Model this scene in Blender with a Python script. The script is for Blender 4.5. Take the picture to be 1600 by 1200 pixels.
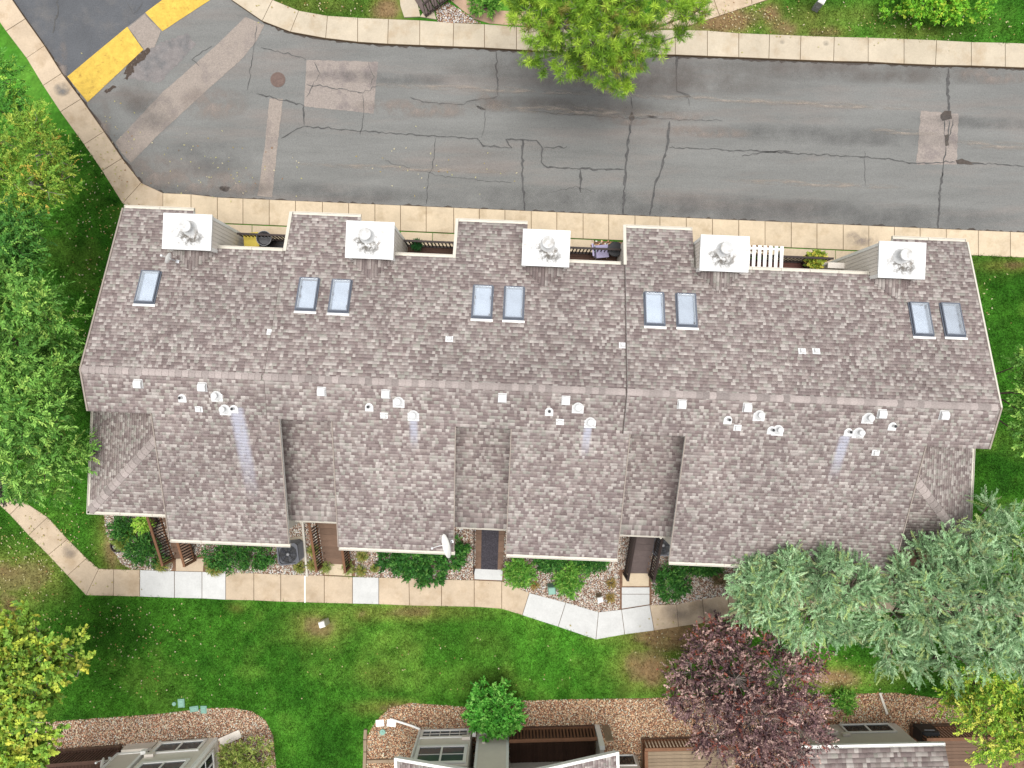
import bpy, math, random
import numpy as np

# ------------------------------------------------------------------ clear
for o in list(bpy.data.objects):
    bpy.data.objects.remove(o, do_unlink=True)
SC = bpy.context.scene
COL = SC.collection
rng = np.random.default_rng(7)
random.seed(7)
R = math.radians

# ------------------------------------------------------------------ camera, sky, sun, exposure
H = 28.4                 # drone height (m)
F = 1109.0               # focal length in pixels of a 1600 px wide frame
cam_d = bpy.data.cameras.new('camera')
cam = bpy.data.objects.new('camera', cam_d)
COL.objects.link(cam)
cam.location = (0, 0, H)
cam.rotation_euler = (0, 0, 0)
cam_d.sensor_width = 36.0
cam_d.lens = 36.0 * F / 1600.0
cam_d.clip_end = 3000
SC.camera = cam
SC.render.resolution_x, SC.render.resolution_y = 1024, 768

SUN_EL, SUN_AZ = R(87.5), R(172)        # azimuth clockwise from north (image up): light from the south
world = bpy.data.worlds.new('World')
SC.world = world
world.use_nodes = True
wn = world.node_tree
bg = wn.nodes['Background']
sky = wn.nodes.new('ShaderNodeTexSky')
sky.sky_type = 'NISHITA'
sky.sun_disc = False
sky.sun_elevation = SUN_EL
sky.sun_rotation = SUN_AZ
sky.altitude = 1600
sky.air_density = 1.0
sky.dust_density = 3.0
hs = wn.nodes.new('ShaderNodeHueSaturation')
hs.inputs['Saturation'].default_value = 0.12
wn.links.new(sky.outputs[0], hs.inputs['Color'])
wn.links.new(hs.outputs[0], bg.inputs[0])
bg.inputs[1].default_value = 0.085

sun_d = bpy.data.lights.new('sun', 'SUN')
sun_d.energy = 1.45
sun_d.angle = R(40)
sun_d.color = (1.0, 0.975, 0.945)
sun = bpy.data.objects.new('sun', sun_d)
COL.objects.link(sun)
sun.location = (0, -20, 40)
sun.rotation_euler = (math.pi / 2 - SUN_EL, 0, math.pi - SUN_AZ)

SC.view_settings.view_transform = 'Standard'
SC.view_settings.look = 'None'
SC.view_settings.gamma = 1.0
SC.view_settings.use_curve_mapping = False
SC.view_settings.exposure = 1.42
SC.cycles.max_bounces = 5
SC.cycles.diffuse_bounces = 2
SC.cycles.glossy_bounces = 2
SC.cycles.transmission_bounces = 3
SC.cycles.transparent_max_bounces = 6


# ------------------------------------------------------------------ helpers
def G(px, py, z=0.0):
    """photo pixel (1600x1200) at height z -> world x, y"""
    k = (H - z) / F
    return ((px - 800) * k, (600 - py) * k)


def lin(c):
    c = np.asarray(c, float) / 255.0
    return np.where(c <= 0.04045, c / 12.92, ((c + 0.055) / 1.055) ** 2.4)


GAIN = 1.55


def A(r, g, b):
    """albedo that shows as this sRGB value under the open-sky light of the scene"""
    v = np.minimum(lin((r, g, b)) / GAIN, 0.82)
    return (float(v[0]), float(v[1]), float(v[2]))


def props(o, label=None, cat=None, group=None, kind=None):
    if label: o['label'] = label
    if cat: o['category'] = cat
    if group: o['group'] = group
    if kind: o['kind'] = kind
    return o


def empty(name, loc=(0, 0, 0), rz=0.0, label=None, cat=None, group=None):
    o = bpy.data.objects.new(name, None)
    COL.objects.link(o)
    o.location = loc
    o.rotation_euler = (0, 0, rz)
    o.empty_display_size = 0.2
    return props(o, label, cat, group)


def place(name, me, parent=None, loc=(0, 0, 0), rot=(0, 0, 0), scale=(1, 1, 1)):
    o = bpy.data.objects.new(name, me)
    COL.objects.link(o)
    o.parent = parent
    o.location = loc
    o.rotation_euler = rot
    o.scale = scale
    return o


def npmesh(name, verts, faces, mat, cols=None, smooth=False):
    """verts (N,3), faces (M,k) all with k corners, cols (N,3) linear"""
    verts = np.asarray(verts, np.float32)
    faces = np.asarray(faces, np.int32)
    m, k = faces.shape
    me = bpy.data.meshes.new(name)
    me.vertices.add(len(verts))
    me.vertices.foreach_set('co', verts.ravel())
    me.loops.add(m * k)
    me.loops.foreach_set('vertex_index', faces.ravel())
    me.polygons.add(m)
    me.polygons.foreach_set('loop_start', np.arange(0, m * k, k, dtype=np.int32))
    me.update(calc_edges=True)
    if cols is not None:
        a = me.color_attributes.new('Col', 'FLOAT_COLOR', 'POINT')
        c4 = np.ones((len(verts), 4), np.float32)
        c4[:, :3] = cols
        a.data.foreach_set('color', c4.ravel())
    if smooth:
        me.polygons.foreach_set('use_smooth', np.ones(m, bool))
    me.materials.append(mat)
    return me


class MB:
    def __init__(s):
        s.v, s.f = [], []

    def add(s, vs, fs):
        b = len(s.v)
        s.v += [tuple(map(float, p)) for p in vs]
        s.f += [tuple(b + i for i in f) for f in fs]
        return s

    def box(s, x0, x1, y0, y1, z0, z1):
        return s.hexa([(x0, y0, z0), (x1, y0, z0), (x1, y1, z0), (x0, y1, z0)],
                      [(x0, y0, z1), (x1, y0, z1), (x1, y1, z1), (x0, y1, z1)])

    def hexa(s, lo, hi):
        n = len(lo)
        fs = [tuple(range(n - 1, -1, -1)), tuple(range(n, 2 * n))]
        fs += [(i, (i + 1) % n, n + (i + 1) % n, n + i) for i in range(n)]
        return s.add(list(lo) + list(hi), fs)

    def prism(s, poly, z0, z1):
        area = sum(poly[i][0] * poly[(i + 1) % len(poly)][1] - poly[(i + 1) % len(poly)][0] * poly[i][1] for i in range(len(poly)))
        if area < 0: poly = poly[::-1]
        return s.hexa([(x, y, z0) for x, y in poly], [(x, y, z1) for x, y in poly])

    def bar(s, p, q, w, h, up=(0, 0, 1)):
        """rectangular bar from p to q, width w across, height h along up (centred)"""
        p, q, up = np.array(p, float), np.array(q, float), np.array(up, float)
        d = q - p
        d /= np.linalg.norm(d)
        a = np.cross(d, up)
        if np.linalg.norm(a) < 1e-6: a = np.cross(d, (1, 0, 0))
        a /= np.linalg.norm(a)
        b = np.cross(a, d)
        a, b = a * w / 2, b * h / 2
        return s.hexa([p - a - b, p + a - b, p + a + b, p - a + b], [q - a - b, q + a - b, q + a + b, q - a + b])

    def tube(s, pts, rad, n=6, cap=True):
        pts = [np.array(p, float) for p in pts]
        if not hasattr(rad, '__len__'): rad = [rad] * len(pts)
        b = len(s.v)
        t0 = pts[1] - pts[0]
        ref = np.array((0, 0, 1.0)) if abs(t0[2]) < 0.9 * np.linalg.norm(t0) else np.array((1.0, 0, 0))
        for i, p in enumerate(pts):
            t = pts[min(i + 1, len(pts) - 1)] - pts[max(i - 1, 0)]
            t = t / (np.linalg.norm(t) + 1e-9)
            x = np.cross(t, ref); x /= np.linalg.norm(x) + 1e-9
            y = np.cross(t, x)
            for j in range(n):
                a = 2 * math.pi * j / n
                s.v.append(tuple(p + rad[i] * (math.cos(a) * x + math.sin(a) * y)))
        for i in range(len(pts) - 1):
            for j in range(n):
                s.f.append((b + i * n + j, b + i * n + (j + 1) % n, b + (i + 1) * n + (j + 1) % n, b + (i + 1) * n + j))
        if cap:
            s.f.append(tuple(b + j for j in range(n))[::-1])
            s.f.append(tuple(b + (len(pts) - 1) * n + j for j in range(n)))
        return s

    def lathe(s, prof, n=16, c=(0, 0, 0)):
        """prof: list of (r, z) from bottom to top"""
        b = len(s.v)
        for r, z in prof:
            for j in range(n):
                a = 2 * math.pi * j / n
                s.v.append((c[0] + r * math.cos(a), c[1] + r * math.sin(a), c[2] + z))
        for i in range(len(prof) - 1):
            for j in range(n):
                s.f.append((b + i * n + j, b + i * n + (j + 1) % n, b + (i + 1) * n + (j + 1) % n, b + (i + 1) * n + j))
        s.f.append(tuple(b + j for j in range(n))[::-1])
        s.f.append(tuple(b + (len(prof) - 1) * n + j for j in range(n)))
        return s

    def mesh(s, name, mat, smooth=False):
        me = bpy.data.meshes.new(name)
        me.from_pydata(s.v, [], s.f)
        me.update()
        if smooth:
            me.polygons.foreach_set('use_smooth', np.ones(len(me.polygons), bool))
        me.materials.append(mat)
        return me

    def build(s, name, mat, parent=None, loc=(0, 0, 0), smooth=False, rz=0.0, bevel=0.0):
        o = place(name, s.mesh(name, mat, smooth), parent, loc, (0, 0, rz))
        if bevel:
            m = o.modifiers.new('bevel', 'BEVEL')
            m.width = bevel
            m.segments = 2
            m.limit_method = 'ANGLE'
        return o


def inside(poly, x, y):
    x, y = np.asarray(x), np.asarray(y)
    r = np.zeros(x.shape, bool)
    n = len(poly)
    for i in range(n):
        x0, y0 = poly[i]
        x1, y1 = poly[(i + 1) % n]
        if y0 == y1: continue
        c = ((y0 > y) != (y1 > y)) & (x < (x1 - x0) * (y - y0) / (y1 - y0) + x0)
        r ^= c
    return r


def GP(pts, z=0.0):
    return [G(a, b, z) for a, b in pts]


_perm = np.random.default_rng(3).random((256, 256))


def vnoise(x, y, s):
    x, y = np.asarray(x) / s + 100.3, np.asarray(y) / s + 57.7
    xi, yi = np.floor(x).astype(int), np.floor(y).astype(int)
    fx, fy = x - xi, y - yi
    fx, fy = fx * fx * (3 - 2 * fx), fy * fy * (3 - 2 * fy)
    p = lambda a, b: _perm[a % 256, b % 256]
    return (p(xi, yi) * (1 - fx) + p(xi + 1, yi) * fx) * (1 - fy) + (p(xi, yi + 1) * (1 - fx) + p(xi + 1, yi + 1) * fx) * fy


# ------------------------------------------------------------------ materials
def pmat(name, base=None, rough=0.8, var=0.25, scale=3.0, fine=40.0, bump=0.15, rand=0.0, metal=0.0, spec=0.3, attr=None,
         second=None, second_scale=1.5, second_lo=0.5, second_hi=0.62, stretch=None, translucent=0.0, coat=0.0, speck=0.0, speck_scale=40.0):
    m = bpy.data.materials.new(name)
    m.use_nodes = True
    nt = m.node_tree
    N, L = nt.nodes, nt.links
    p = N['Principled BSDF']
    p.inputs['Roughness'].default_value = rough
    p.inputs['Metallic'].default_value = metal
    p.inputs['Specular IOR Level'].default_value = spec
    p.inputs['Coat Weight'].default_value = coat
    tc = N.new('ShaderNodeTexCoord')
    vec = tc.outputs['Object']
    if stretch:
        mp = N.new('ShaderNodeMapping')
        mp.inputs['Rotation'].default_value = (0, 0, stretch[3] if len(stretch) > 3 else 0)
        mp.inputs['Scale'].default_value = stretch[:3]
        L.new(vec, mp.inputs[0])
        vec2 = mp.outputs[0]
    else:
        vec2 = vec
    if attr:
        at = N.new('ShaderNodeAttribute')
        at.attribute_name = attr
        c = at.outputs['Color']
    else:
        rgb = N.new('ShaderNodeRGB')
        rgb.outputs[0].default_value = (*base, 1)
        c = rgb.outputs[0]
    if second:
        n2 = N.new('ShaderNodeTexNoise')
        n2.inputs['Scale'].default_value = second_scale
        n2.inputs['Detail'].default_value = 6
        n2.inputs['Roughness'].default_value = 0.65
        L.new(vec2, n2.inputs['Vector'])
        mr = N.new('ShaderNodeMapRange')
        mr.inputs[1].default_value = second_lo
        mr.inputs[2].default_value = second_hi
        L.new(n2.outputs[0], mr.inputs[0])
        mx = N.new('ShaderNodeMix')
        mx.data_type = 'RGBA'
        L.new(mr.outputs[0], mx.inputs['Factor'])
        L.new(c, mx.inputs['A'])
        mx.inputs['B'].default_value = (*second, 1)
        c = mx.outputs['Result']
    if var or rand:
        n1 = N.new('ShaderNodeTexNoise')
        n1.inputs['Scale'].default_value = scale
        n1.inputs['Detail'].default_value = 5
        n1.inputs['Roughness'].default_value = 0.7
        L.new(vec2, n1.inputs['Vector'])
        mr = N.new('ShaderNodeMapRange')
        mr.inputs[1].default_value = 0.25
        mr.inputs[2].default_value = 0.75
        mr.inputs[3].default_value = 1 - var
        mr.inputs[4].default_value = 1 + var
        L.new(n1.outputs[0], mr.inputs[0])
        f = mr.outputs[0]
        if rand:
            oi = N.new('ShaderNodeObjectInfo')
            m2 = N.new('ShaderNodeMapRange')
            m2.inputs[3].default_value = 1 - rand
            m2.inputs[4].default_value = 1 + rand
            L.new(oi.outputs['Random'], m2.inputs[0])
            mm = N.new('ShaderNodeMath')
            mm.operation = 'MULTIPLY'
            L.new(f, mm.inputs[0]); L.new(m2.outputs[0], mm.inputs[1])
            f = mm.outputs[0]
        vm = N.new('ShaderNodeVectorMath')
        vm.operation = 'SCALE'
        L.new(c, vm.inputs[0]); L.new(f, vm.inputs['Scale'])
        c = vm.outputs[0]
    if speck:
        n3 = N.new('ShaderNodeTexNoise')
        n3.inputs['Scale'].default_value = speck_scale
        n3.inputs['Detail'].default_value = 3
        n3.inputs['Roughness'].default_value = .8
        L.new(vec, n3.inputs['Vector'])
        m3 = N.new('ShaderNodeMapRange')
        m3.inputs[1].default_value = .3
        m3.inputs[2].default_value = .7
        m3.inputs[3].default_value = 1 - speck
        m3.inputs[4].default_value = 1 + speck
        L.new(n3.outputs[0], m3.inputs[0])
        v3 = N.new('ShaderNodeVectorMath')
        v3.operation = 'SCALE'
        L.new(c, v3.inputs[0]); L.new(m3.outputs[0], v3.inputs['Scale'])
        c = v3.outputs[0]
    L.new(c, p.inputs['Base Color'])
    if bump:
        nb = N.new('ShaderNodeTexNoise')
        nb.inputs['Scale'].default_value = fine
        nb.inputs['Detail'].default_value = 4
        L.new(vec, nb.inputs['Vector'])
        b = N.new('ShaderNodeBump')
        b.inputs['Strength'].default_value = bump
        b.inputs['Distance'].default_value = 0.02
        L.new(nb.outputs[0], b.inputs['Height'])
        L.new(b.outputs[0], p.inputs['Normal'])
    if translucent:
        tr = N.new('ShaderNodeBsdfTranslucent')
        L.new(c, tr.inputs[0])
        ms = N.new('ShaderNodeMixShader')
        ms.inputs[0].default_value = translucent
        L.new(p.outputs[0], ms.inputs[1]); L.new(tr.outputs[0], ms.inputs[2])
        L.new(ms.outputs[0], N['Material Output'].inputs[0])
    m['col_socket'] = 1
    return m


M = {}
M['earth'] = pmat('earth', A(110, 92, 70), var=.3)
M['lawn'] = pmat('lawn', attr='Col', rough=.95, var=.35, scale=9, fine=60, bump=.5, spec=.1)
M['blade'] = pmat('grass_blade', attr='Col', rough=.7, var=0, bump=0, spec=.15, translucent=.25)
M['leaf'] = pmat('leaf', attr='Col', rough=.6, var=0, bump=0, spec=.25, translucent=.15)
M['stone'] = pmat('gravel_stone', attr='Col', rough=.85, var=.2, scale=30, bump=0)
M['bark'] = pmat('bark', A(120, 105, 92), var=.35, scale=12, bump=.4)
M['greytwig'] = pmat('grey_twig', A(172, 160, 152), var=.25, scale=10, bump=.2)
M['tan_slab'] = pmat('tan_concrete', A(218, 197, 170), rough=.9, var=.14, scale=1.3, fine=60, bump=.12, rand=.05, second=A(196, 172, 142), second_scale=1.1, second_lo=.48, second_hi=.7, speck=.07, speck_scale=18)
M['pale_slab'] = pmat('pale_concrete', A(214, 200, 177), rough=.9, var=.12, scale=1.3, fine=60, bump=.12, rand=.04, second=A(198, 178, 150), second_scale=1.1, second_lo=.5, second_hi=.72, speck=.07, speck_scale=18)
M['warm_slab'] = pmat('warm_concrete', A(228, 208, 178), rough=.9, var=.14, scale=1.3, fine=60, bump=.12, rand=.04, second=A(204, 182, 150), second_scale=1.2, second_lo=.52, second_hi=.72, speck=.07, speck_scale=18)
M['white_slab'] = pmat('new_concrete', A(226, 226, 223), rough=.9, var=.1, scale=1.5, fine=60, bump=.1, rand=.03, speck=.07, speck_scale=18)
M['joint'] = pmat('joint_dirt', A(120, 98, 72), rough=.95, var=.3)
M['asphalt'] = pmat('asphalt', A(138, 138, 135), rough=.92, var=.17, scale=.9, fine=90, bump=.35, stretch=(.22, 1.4, 1, R(2.5)), second=A(146, 140, 135), second_scale=.55, second_lo=.5, second_hi=.66, speck=.2, speck_scale=22)
M['asphalt_dark'] = pmat('asphalt_dark', A(104, 106, 110), rough=.92, var=.16, scale=.8, fine=90, bump=.35, second=A(124, 121, 119), second_scale=.6, second_lo=.5, second_hi=.7, speck=.2, speck_scale=22)
M['asphalt_blotch'] = pmat('asphalt_blotch', A(122, 121, 122), rough=.92, var=.2, scale=1.2, fine=90, bump=.35, second=A(164, 149, 142), second_scale=.75, second_lo=.48, second_hi=.7, speck=.2, speck_scale=22)
M['patch'] = pmat('asphalt_patch', A(172, 160, 150), rough=.95, var=.2, scale=16, fine=110, bump=.4, second=A(158, 147, 140), second_scale=1.2, speck=.2, speck_scale=22)
M['patch_pink'] = pmat('asphalt_patch_pink', A(170, 159, 151), rough=.95, var=.2, scale=14, fine=110, bump=.4, second=A(150, 140, 136), second_scale=1.0, speck=.2, speck_scale=22)
M['patch_grey'] = pmat('asphalt_patch_grey', A(146, 140, 138), rough=.95, var=.2, scale=6, fine=110, bump=.4, second=A(130, 128, 128), second_scale=.9, speck=.2, speck_scale=22)
M['sealant'] = pmat('crack_sealant', A(98, 97, 96), rough=.85, var=.45, scale=6, bump=.2)
M['dirtline'] = pmat('gutter_dirt', A(92, 84, 78), rough=.95, var=.4, scale=8, bump=.3)
M['pothole'] = pmat('pothole_grit', A(88, 76, 68), rough=.95, var=.4, scale=14, bump=.6, second=A(160, 148, 138), second_scale=14, second_lo=.6, second_hi=.66)
M['yellow'] = pmat('worn_yellow_paint', A(236, 198, 90), rough=.9, var=.22, scale=3, fine=80, bump=.3, second=A(190, 150, 72), second_scale=5, second_lo=.56, second_hi=.74, speck=.12, speck_scale=14)
M['siding'] = pmat('tan_siding', (.72, .66, .585), rough=.75, var=.06, scale=2, fine=70, bump=.05)
M['greige'] = pmat('greige_siding', (.72, .665, .575), rough=.75, var=.06, scale=2, fine=70, bump=.05)
M['taupe'] = pmat('taupe_siding', (.62, .56, .485), rough=.75, var=.06, scale=2, fine=70, bump=.05)
M['white'] = pmat('white_trim', (.8, .79, .75), rough=.5, var=.05, scale=4, bump=.03)
M['cream'] = pmat('cream_gutter', A(238, 231, 216), rough=.45, var=.08, scale=3, bump=.03)
M['whitemetal'] = pmat('white_metal', (.62, .62, .61), rough=.5, var=.08, scale=6, bump=.03, second=(.36, .33, .29), second_scale=3.2, second_lo=.60, second_hi=.78)
M['fluemetal'] = pmat('flue_metal', (.5, .5, .49), rough=.45, var=.12, scale=5, bump=.03, second=(.3, .27, .23), second_scale=4, second_lo=.5, second_hi=.75)
M['raketrim'] = pmat('rake_edge', A(176, 163, 152), rough=.8, var=.08)
M['galv'] = pmat('galvanised_metal', (.62, .64, .66), rough=.4, var=.1, metal=.7, bump=.02)
M['roofdeck'] = pmat('roof_underlay', A(116, 104, 100), rough=.95)
M['brownwood'] = pmat('brown_wood', A(128, 102, 84), rough=.8, var=.22, scale=5, fine=50, bump=.2, rand=.14, stretch=(1.0, 6.0, 1.0))
M['darkwood'] = pmat('dark_wood', A(96, 70, 58), rough=.8, var=.22, scale=5, fine=50, bump=.2, rand=.15)
M['tanwood'] = pmat('weathered_wood', A(166, 146, 122), rough=.85, var=.2, scale=5, fine=50, bump=.2, rand=.1)
M['railwood'] = pmat('rail_wood', A(140, 100, 74), rough=.8, var=.2, scale=5, bump=.15, rand=.12)
M['greywood'] = pmat('grey_brown_wood', A(112, 98, 94), rough=.8, var=.2, scale=5, bump=.2, rand=.1)
M['railmetal'] = pmat('dark_railing', A(62, 50, 46), rough=.6, var=.15, bump=.05)
M['mat'] = pmat('rubber_mat', A(72, 68, 74), rough=.9, var=.4, scale=14, fine=90, bump=.6, speck=.55, speck_scale=24)
M['black'] = pmat('black_plastic', (.015, .015, .017), rough=.5, var=.2, bump=.05)
M['darkgrey'] = pmat('dark_grey_metal', A(92, 94, 100), rough=.5, var=.12, bump=.03, metal=.2)
M['fanblade'] = pmat('fan_blade', A(58, 60, 66), rough=.5, var=.1, bump=.02)
M['midgrey'] = pmat('grey_metal', A(150, 150, 152), rough=.5, var=.12, bump=.03)
M['frame'] = pmat('skylight_frame', A(128, 134, 146), rough=.45, var=.1, bump=.02, metal=.3)
M['shaft'] = pmat('skylight_shaft', (.8, .82, .84), rough=.8, var=.02, bump=0)
M['shade'] = pmat('skylight_shade', (.72, .77, .84), rough=.5, var=.14, scale=1.2, rand=.12, bump=0)
M['greenplastic'] = pmat('pale_green_plastic', A(150, 196, 178), rough=.6, var=.12, bump=.05)
M['yellowcloth'] = pmat('yellow_cloth', A(232, 208, 96), rough=.9, var=.1, bump=.1)
M['lilaccloth'] = pmat('lilac_cloth', A(190, 182, 214), rough=.9, var=.1, bump=.1)
M['pot'] = pmat('dark_pot', A(72, 60, 54), rough=.7, var=.15)
M['brick'] = pmat('dark_red_paver', A(112, 74, 66), rough=.9, var=.25, rand=.2)
M['path_pink'] = pmat('pink_concrete', A(205, 172, 146), rough=.9, var=.15, scale=2, bump=.15)
M['iron'] = pmat('rusty_iron', A(128, 108, 100), rough=.8, var=.25, scale=8, bump=.3)
M['dirt'] = pmat('bed_soil', A(140, 108, 86), rough=.95, var=.35, scale=8, bump=.5, second=A(112, 84, 66), second_scale=2.5)


def glass_mat(name, tint, refl_rough=.03, see=.6):
    m = bpy.data.materials.new(name)
    m.use_nodes = True
    N, L = m.node_tree.nodes, m.node_tree.links
    N.remove(N['Principled BSDF'])
    tr = N.new('ShaderNodeBsdfTransparent')
    tr.inputs[0].default_value = (*tint, 1)
    gl = N.new('ShaderNodeBsdfGlossy')
    gl.inputs['Roughness'].default_value = refl_rough
    lw = N.new('ShaderNodeFresnel')
    lw.inputs[0].default_value = 1.5
    ad = N.new('ShaderNodeMath')
    ad.operation = 'ADD'
    ad.inputs[1].default_value = 1 - see - .04
    L.new(lw.outputs[0], ad.inputs[0])
    mx = N.new('ShaderNodeMixShader')
    L.new(ad.outputs[0], mx.inputs[0])
    L.new(tr.outputs[0], mx.inputs[1]); L.new(gl.outputs[0], mx.inputs[2])
    L.new(mx.outputs[0], N['Material Output'].inputs[0])
    return m


M['glass'] = glass_mat('skylight_glass', (.97, .985, 1.0), see=.84)
M['window'] = pmat('window_glass', A(88, 96, 104), rough=.08, var=.1, scale=2, bump=0, spec=.6)
M['window_dark'] = pmat('window_glass_dark', A(52, 60, 64), rough=.08, var=.1, scale=2, bump=0, spec=.5)


# shingles: colour attribute + metal-wash stains in building coordinates
def shingle_mat():
    m = pmat('asphalt_shingle', attr='Col', rough=.92, var=.13, scale=14, fine=160, bump=.35, spec=.2)
    return m


M['shingle'] = shingle_mat()


def cap_mat():
    m = pmat('ridge_shingle', A(182, 170, 165), rough=.92, var=.2, scale=14, fine=160, bump=.35, spec=.2, rand=.27)
    return m


M['cap'] = cap_mat()

PAL = np.array([A(*c) for c in [(152, 137, 132), (168, 155, 148), (190, 180, 171), (204, 195, 185), (143, 127, 122), (178, 173, 161), (162, 149, 141), (184, 170, 162)]])
PAL[:, 2] *= 1.035
PAL *= 1.06
PAL = PAL.mean(0) + (PAL - PAL.mean(0)) * .93
PALW = np.array([.20, .18, .15, .10, .13, .09, .10, .05])


# ------------------------------------------------------------------ ground, lawns, road
def dist_to_line_ok(px): return px


# kerb lines in photo pixels (x, y) at ground level
UP_J = [((300, -130), (268, -100)), ((345, -70), (316, -45)), ((388, -28), (362, 0)), ((426, 0), (410, 33)), ((467, 17), (454, 50)), ((512, 25), (509, 60)), ((559, 28), (559, 66)), ((607, 30), (606, 69)),
        ((656, 32), (656, 71)), ((709, 36), (708, 73)), ((757, 38), (757, 75)), ((807, 42), (807, 78)), ((856, 44), (856, 80)), ((906, 45), (906, 82)),
        ((956, 46), (956, 84)), ((1006, 47), (1006, 85)), ((1055, 47), (1055, 86)), ((1105, 48), (1105, 88)), ((1154, 52), (1154, 90)), ((1202, 54), (1201, 92)),
        ((1251, 56), (1250, 94)), ((1303, 58), (1302, 96)), ((1356, 59), (1356, 97)), ((1412, 61), (1412, 100)), ((1463, 63), (1461, 102)), ((1517, 66), (1517, 103)),
        ((1570, 67), (1570, 105)), ((1622, 69), (1622, 107)), ((1674, 71), (1674, 109)), ((1726, 73), (1726, 111)), ((1780, 75), (1780, 113))]
LEFT_J = [((-60, -55), (-28, -75)), ((-24, 0), (6, -20)), ((10, 49), (40, 30)), ((42, 91), (70, 72)), ((68, 134), (97, 115)), ((95, 175), (127, 155)), ((132, 226), (163, 206)),
          ((160, 267), (191, 248)), ((192, 318), (221, 286))]
LOW_X = [255, 299, 340, 380, 421, 462, 504, 545, 586, 626, 666, 709, 749, 789, 830, 870, 911, 951, 992, 1031, 1072, 1113, 1154, 1195, 1236, 1276, 1317, 1357, 1397,
         1437, 1478, 1528, 1578, 1628, 1678, 1728, 1780]


def low_top(x): return 312 + (x - 421) * .0434 - (3 if x < 300 else 0)
def low_bot(x): return 352 + (x - 421) * .0430


LOW_J = [((x, low_bot(x)), (x, low_top(x))) for x in LOW_X]
SOUTH_J = LEFT_J + LOW_J

road_poly = [j[1] for j in UP_J] + [j[1] for j in SOUTH_J][::-1]
ROADW = GP(road_poly)

MB().add([(-900, -900, -.16), (900, -900, -.16), (900, 900, -.16), (-900, 900, -.16)], [(0, 1, 2, 3)]).build('ground', M['earth'])
bpy.data.objects['ground']['kind'] = 'structure'

road = MB().add([(x, y, -.10) for x, y in ROADW], [tuple(range(len(ROADW)))[::-1]]).build('road', M['asphalt'])
road['kind'] = 'structure'


def sheet(name, pts, z, mat, parent=None, jag=0.0, seg=.12):
    """thin flat sheet from photo pixels; jag roughens its edge"""
    P = GP(pts)
    if jag:
        Q = []
        for i in range(len(P)):
            a, b = np.array(P[i]), np.array(P[(i + 1) % len(P)])
            n = max(1, int(np.linalg.norm(b - a) / seg))
            d = (b - a) / (np.linalg.norm(b - a) + 1e-9)
            for k in range(n):
                q = a + (b - a) * k / n
                q = q + np.array((-d[1], d[0])) * random.uniform(-jag, jag)
                Q.append(tuple(q))
        P = Q
    area = sum(P[i][0] * P[(i + 1) % len(P)][1] - P[(i + 1) % len(P)][0] * P[i][1] for i in range(len(P)))
    if area < 0: P = P[::-1]
    return MB().add([(x, y, z) for x, y in P], [tuple(range(len(P)))]).build(name, mat, parent)


ZR = -.10
sheet('asphalt_patch', [(20, 0), (-40, -80), (250, -80), (322, -20), (250, 0), (222, 20), (197, 40), (103, 118)], ZR + .004, M['asphalt_dark'], road)
sheet('asphalt_patch', [(382, 24), (412, 37), (400, 62), (375, 92), (310, 150), (245, 210), (203, 253), (188, 238), (178, 221), (255, 140), (330, 75)], ZR + .008, M['patch'], road, .012)
sheet('asphalt_patch', [(420, 152), (441, 153), (432, 230), (424, 307), (401, 305), (412, 230)], ZR + .008, M['patch'], road, .012)
sheet('asphalt_patch', [(478, 92), (590, 95), (583, 176), (474, 165)], ZR + .006, M['patch_pink'], road, .015)
sheet('asphalt_patch', [(1441, 172), (1500, 176), (1497, 256), (1434, 256)], ZR + .006, M['patch_pink'], road, .02)
def soft_patch_mat(name, col, scale=1.0, lo=.42, hi=.62, top=.8, stretch=(1, 1, 1)):
    m = pmat(name, col, rough=.95, var=.15, scale=6, fine=90, bump=.3, speck=.15, speck_scale=22)
    N, L = m.node_tree.nodes, m.node_tree.links
    at = N.new('ShaderNodeAttribute')
    at.attribute_name = 'Col'
    tc = N.new('ShaderNodeTexCoord')
    mp = N.new('ShaderNodeMapping')
    mp.inputs['Scale'].default_value = stretch
    nz = N.new('ShaderNodeTexNoise')
    nz.inputs['Scale'].default_value = scale
    nz.inputs['Detail'].default_value = 7
    nz.inputs['Roughness'].default_value = .7
    L.new(tc.outputs['Object'], mp.inputs[0]); L.new(mp.outputs[0], nz.inputs['Vector'])
    mr = N.new('ShaderNodeMapRange')
    mr.inputs[1].default_value, mr.inputs[2].default_value, mr.inputs[4].default_value = lo, hi, top
    L.new(nz.outputs[0], mr.inputs[0])
    mu = N.new('ShaderNodeMath')
    mu.operation = 'MULTIPLY'
    L.new(mr.outputs[0], mu.inputs[0]); L.new(at.outputs['Fac'], mu.inputs[1])
    tr = N.new('ShaderNodeBsdfTransparent')
    mx = N.new('ShaderNodeMixShader')
    L.new(mu.outputs[0], mx.inputs[0]); L.new(tr.outputs[0], mx.inputs[1]); L.new(N['Principled BSDF'].outputs[0], mx.inputs[2])
    L.new(mx.outputs[0], N['Material Output'].inputs[0])
    return m


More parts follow.
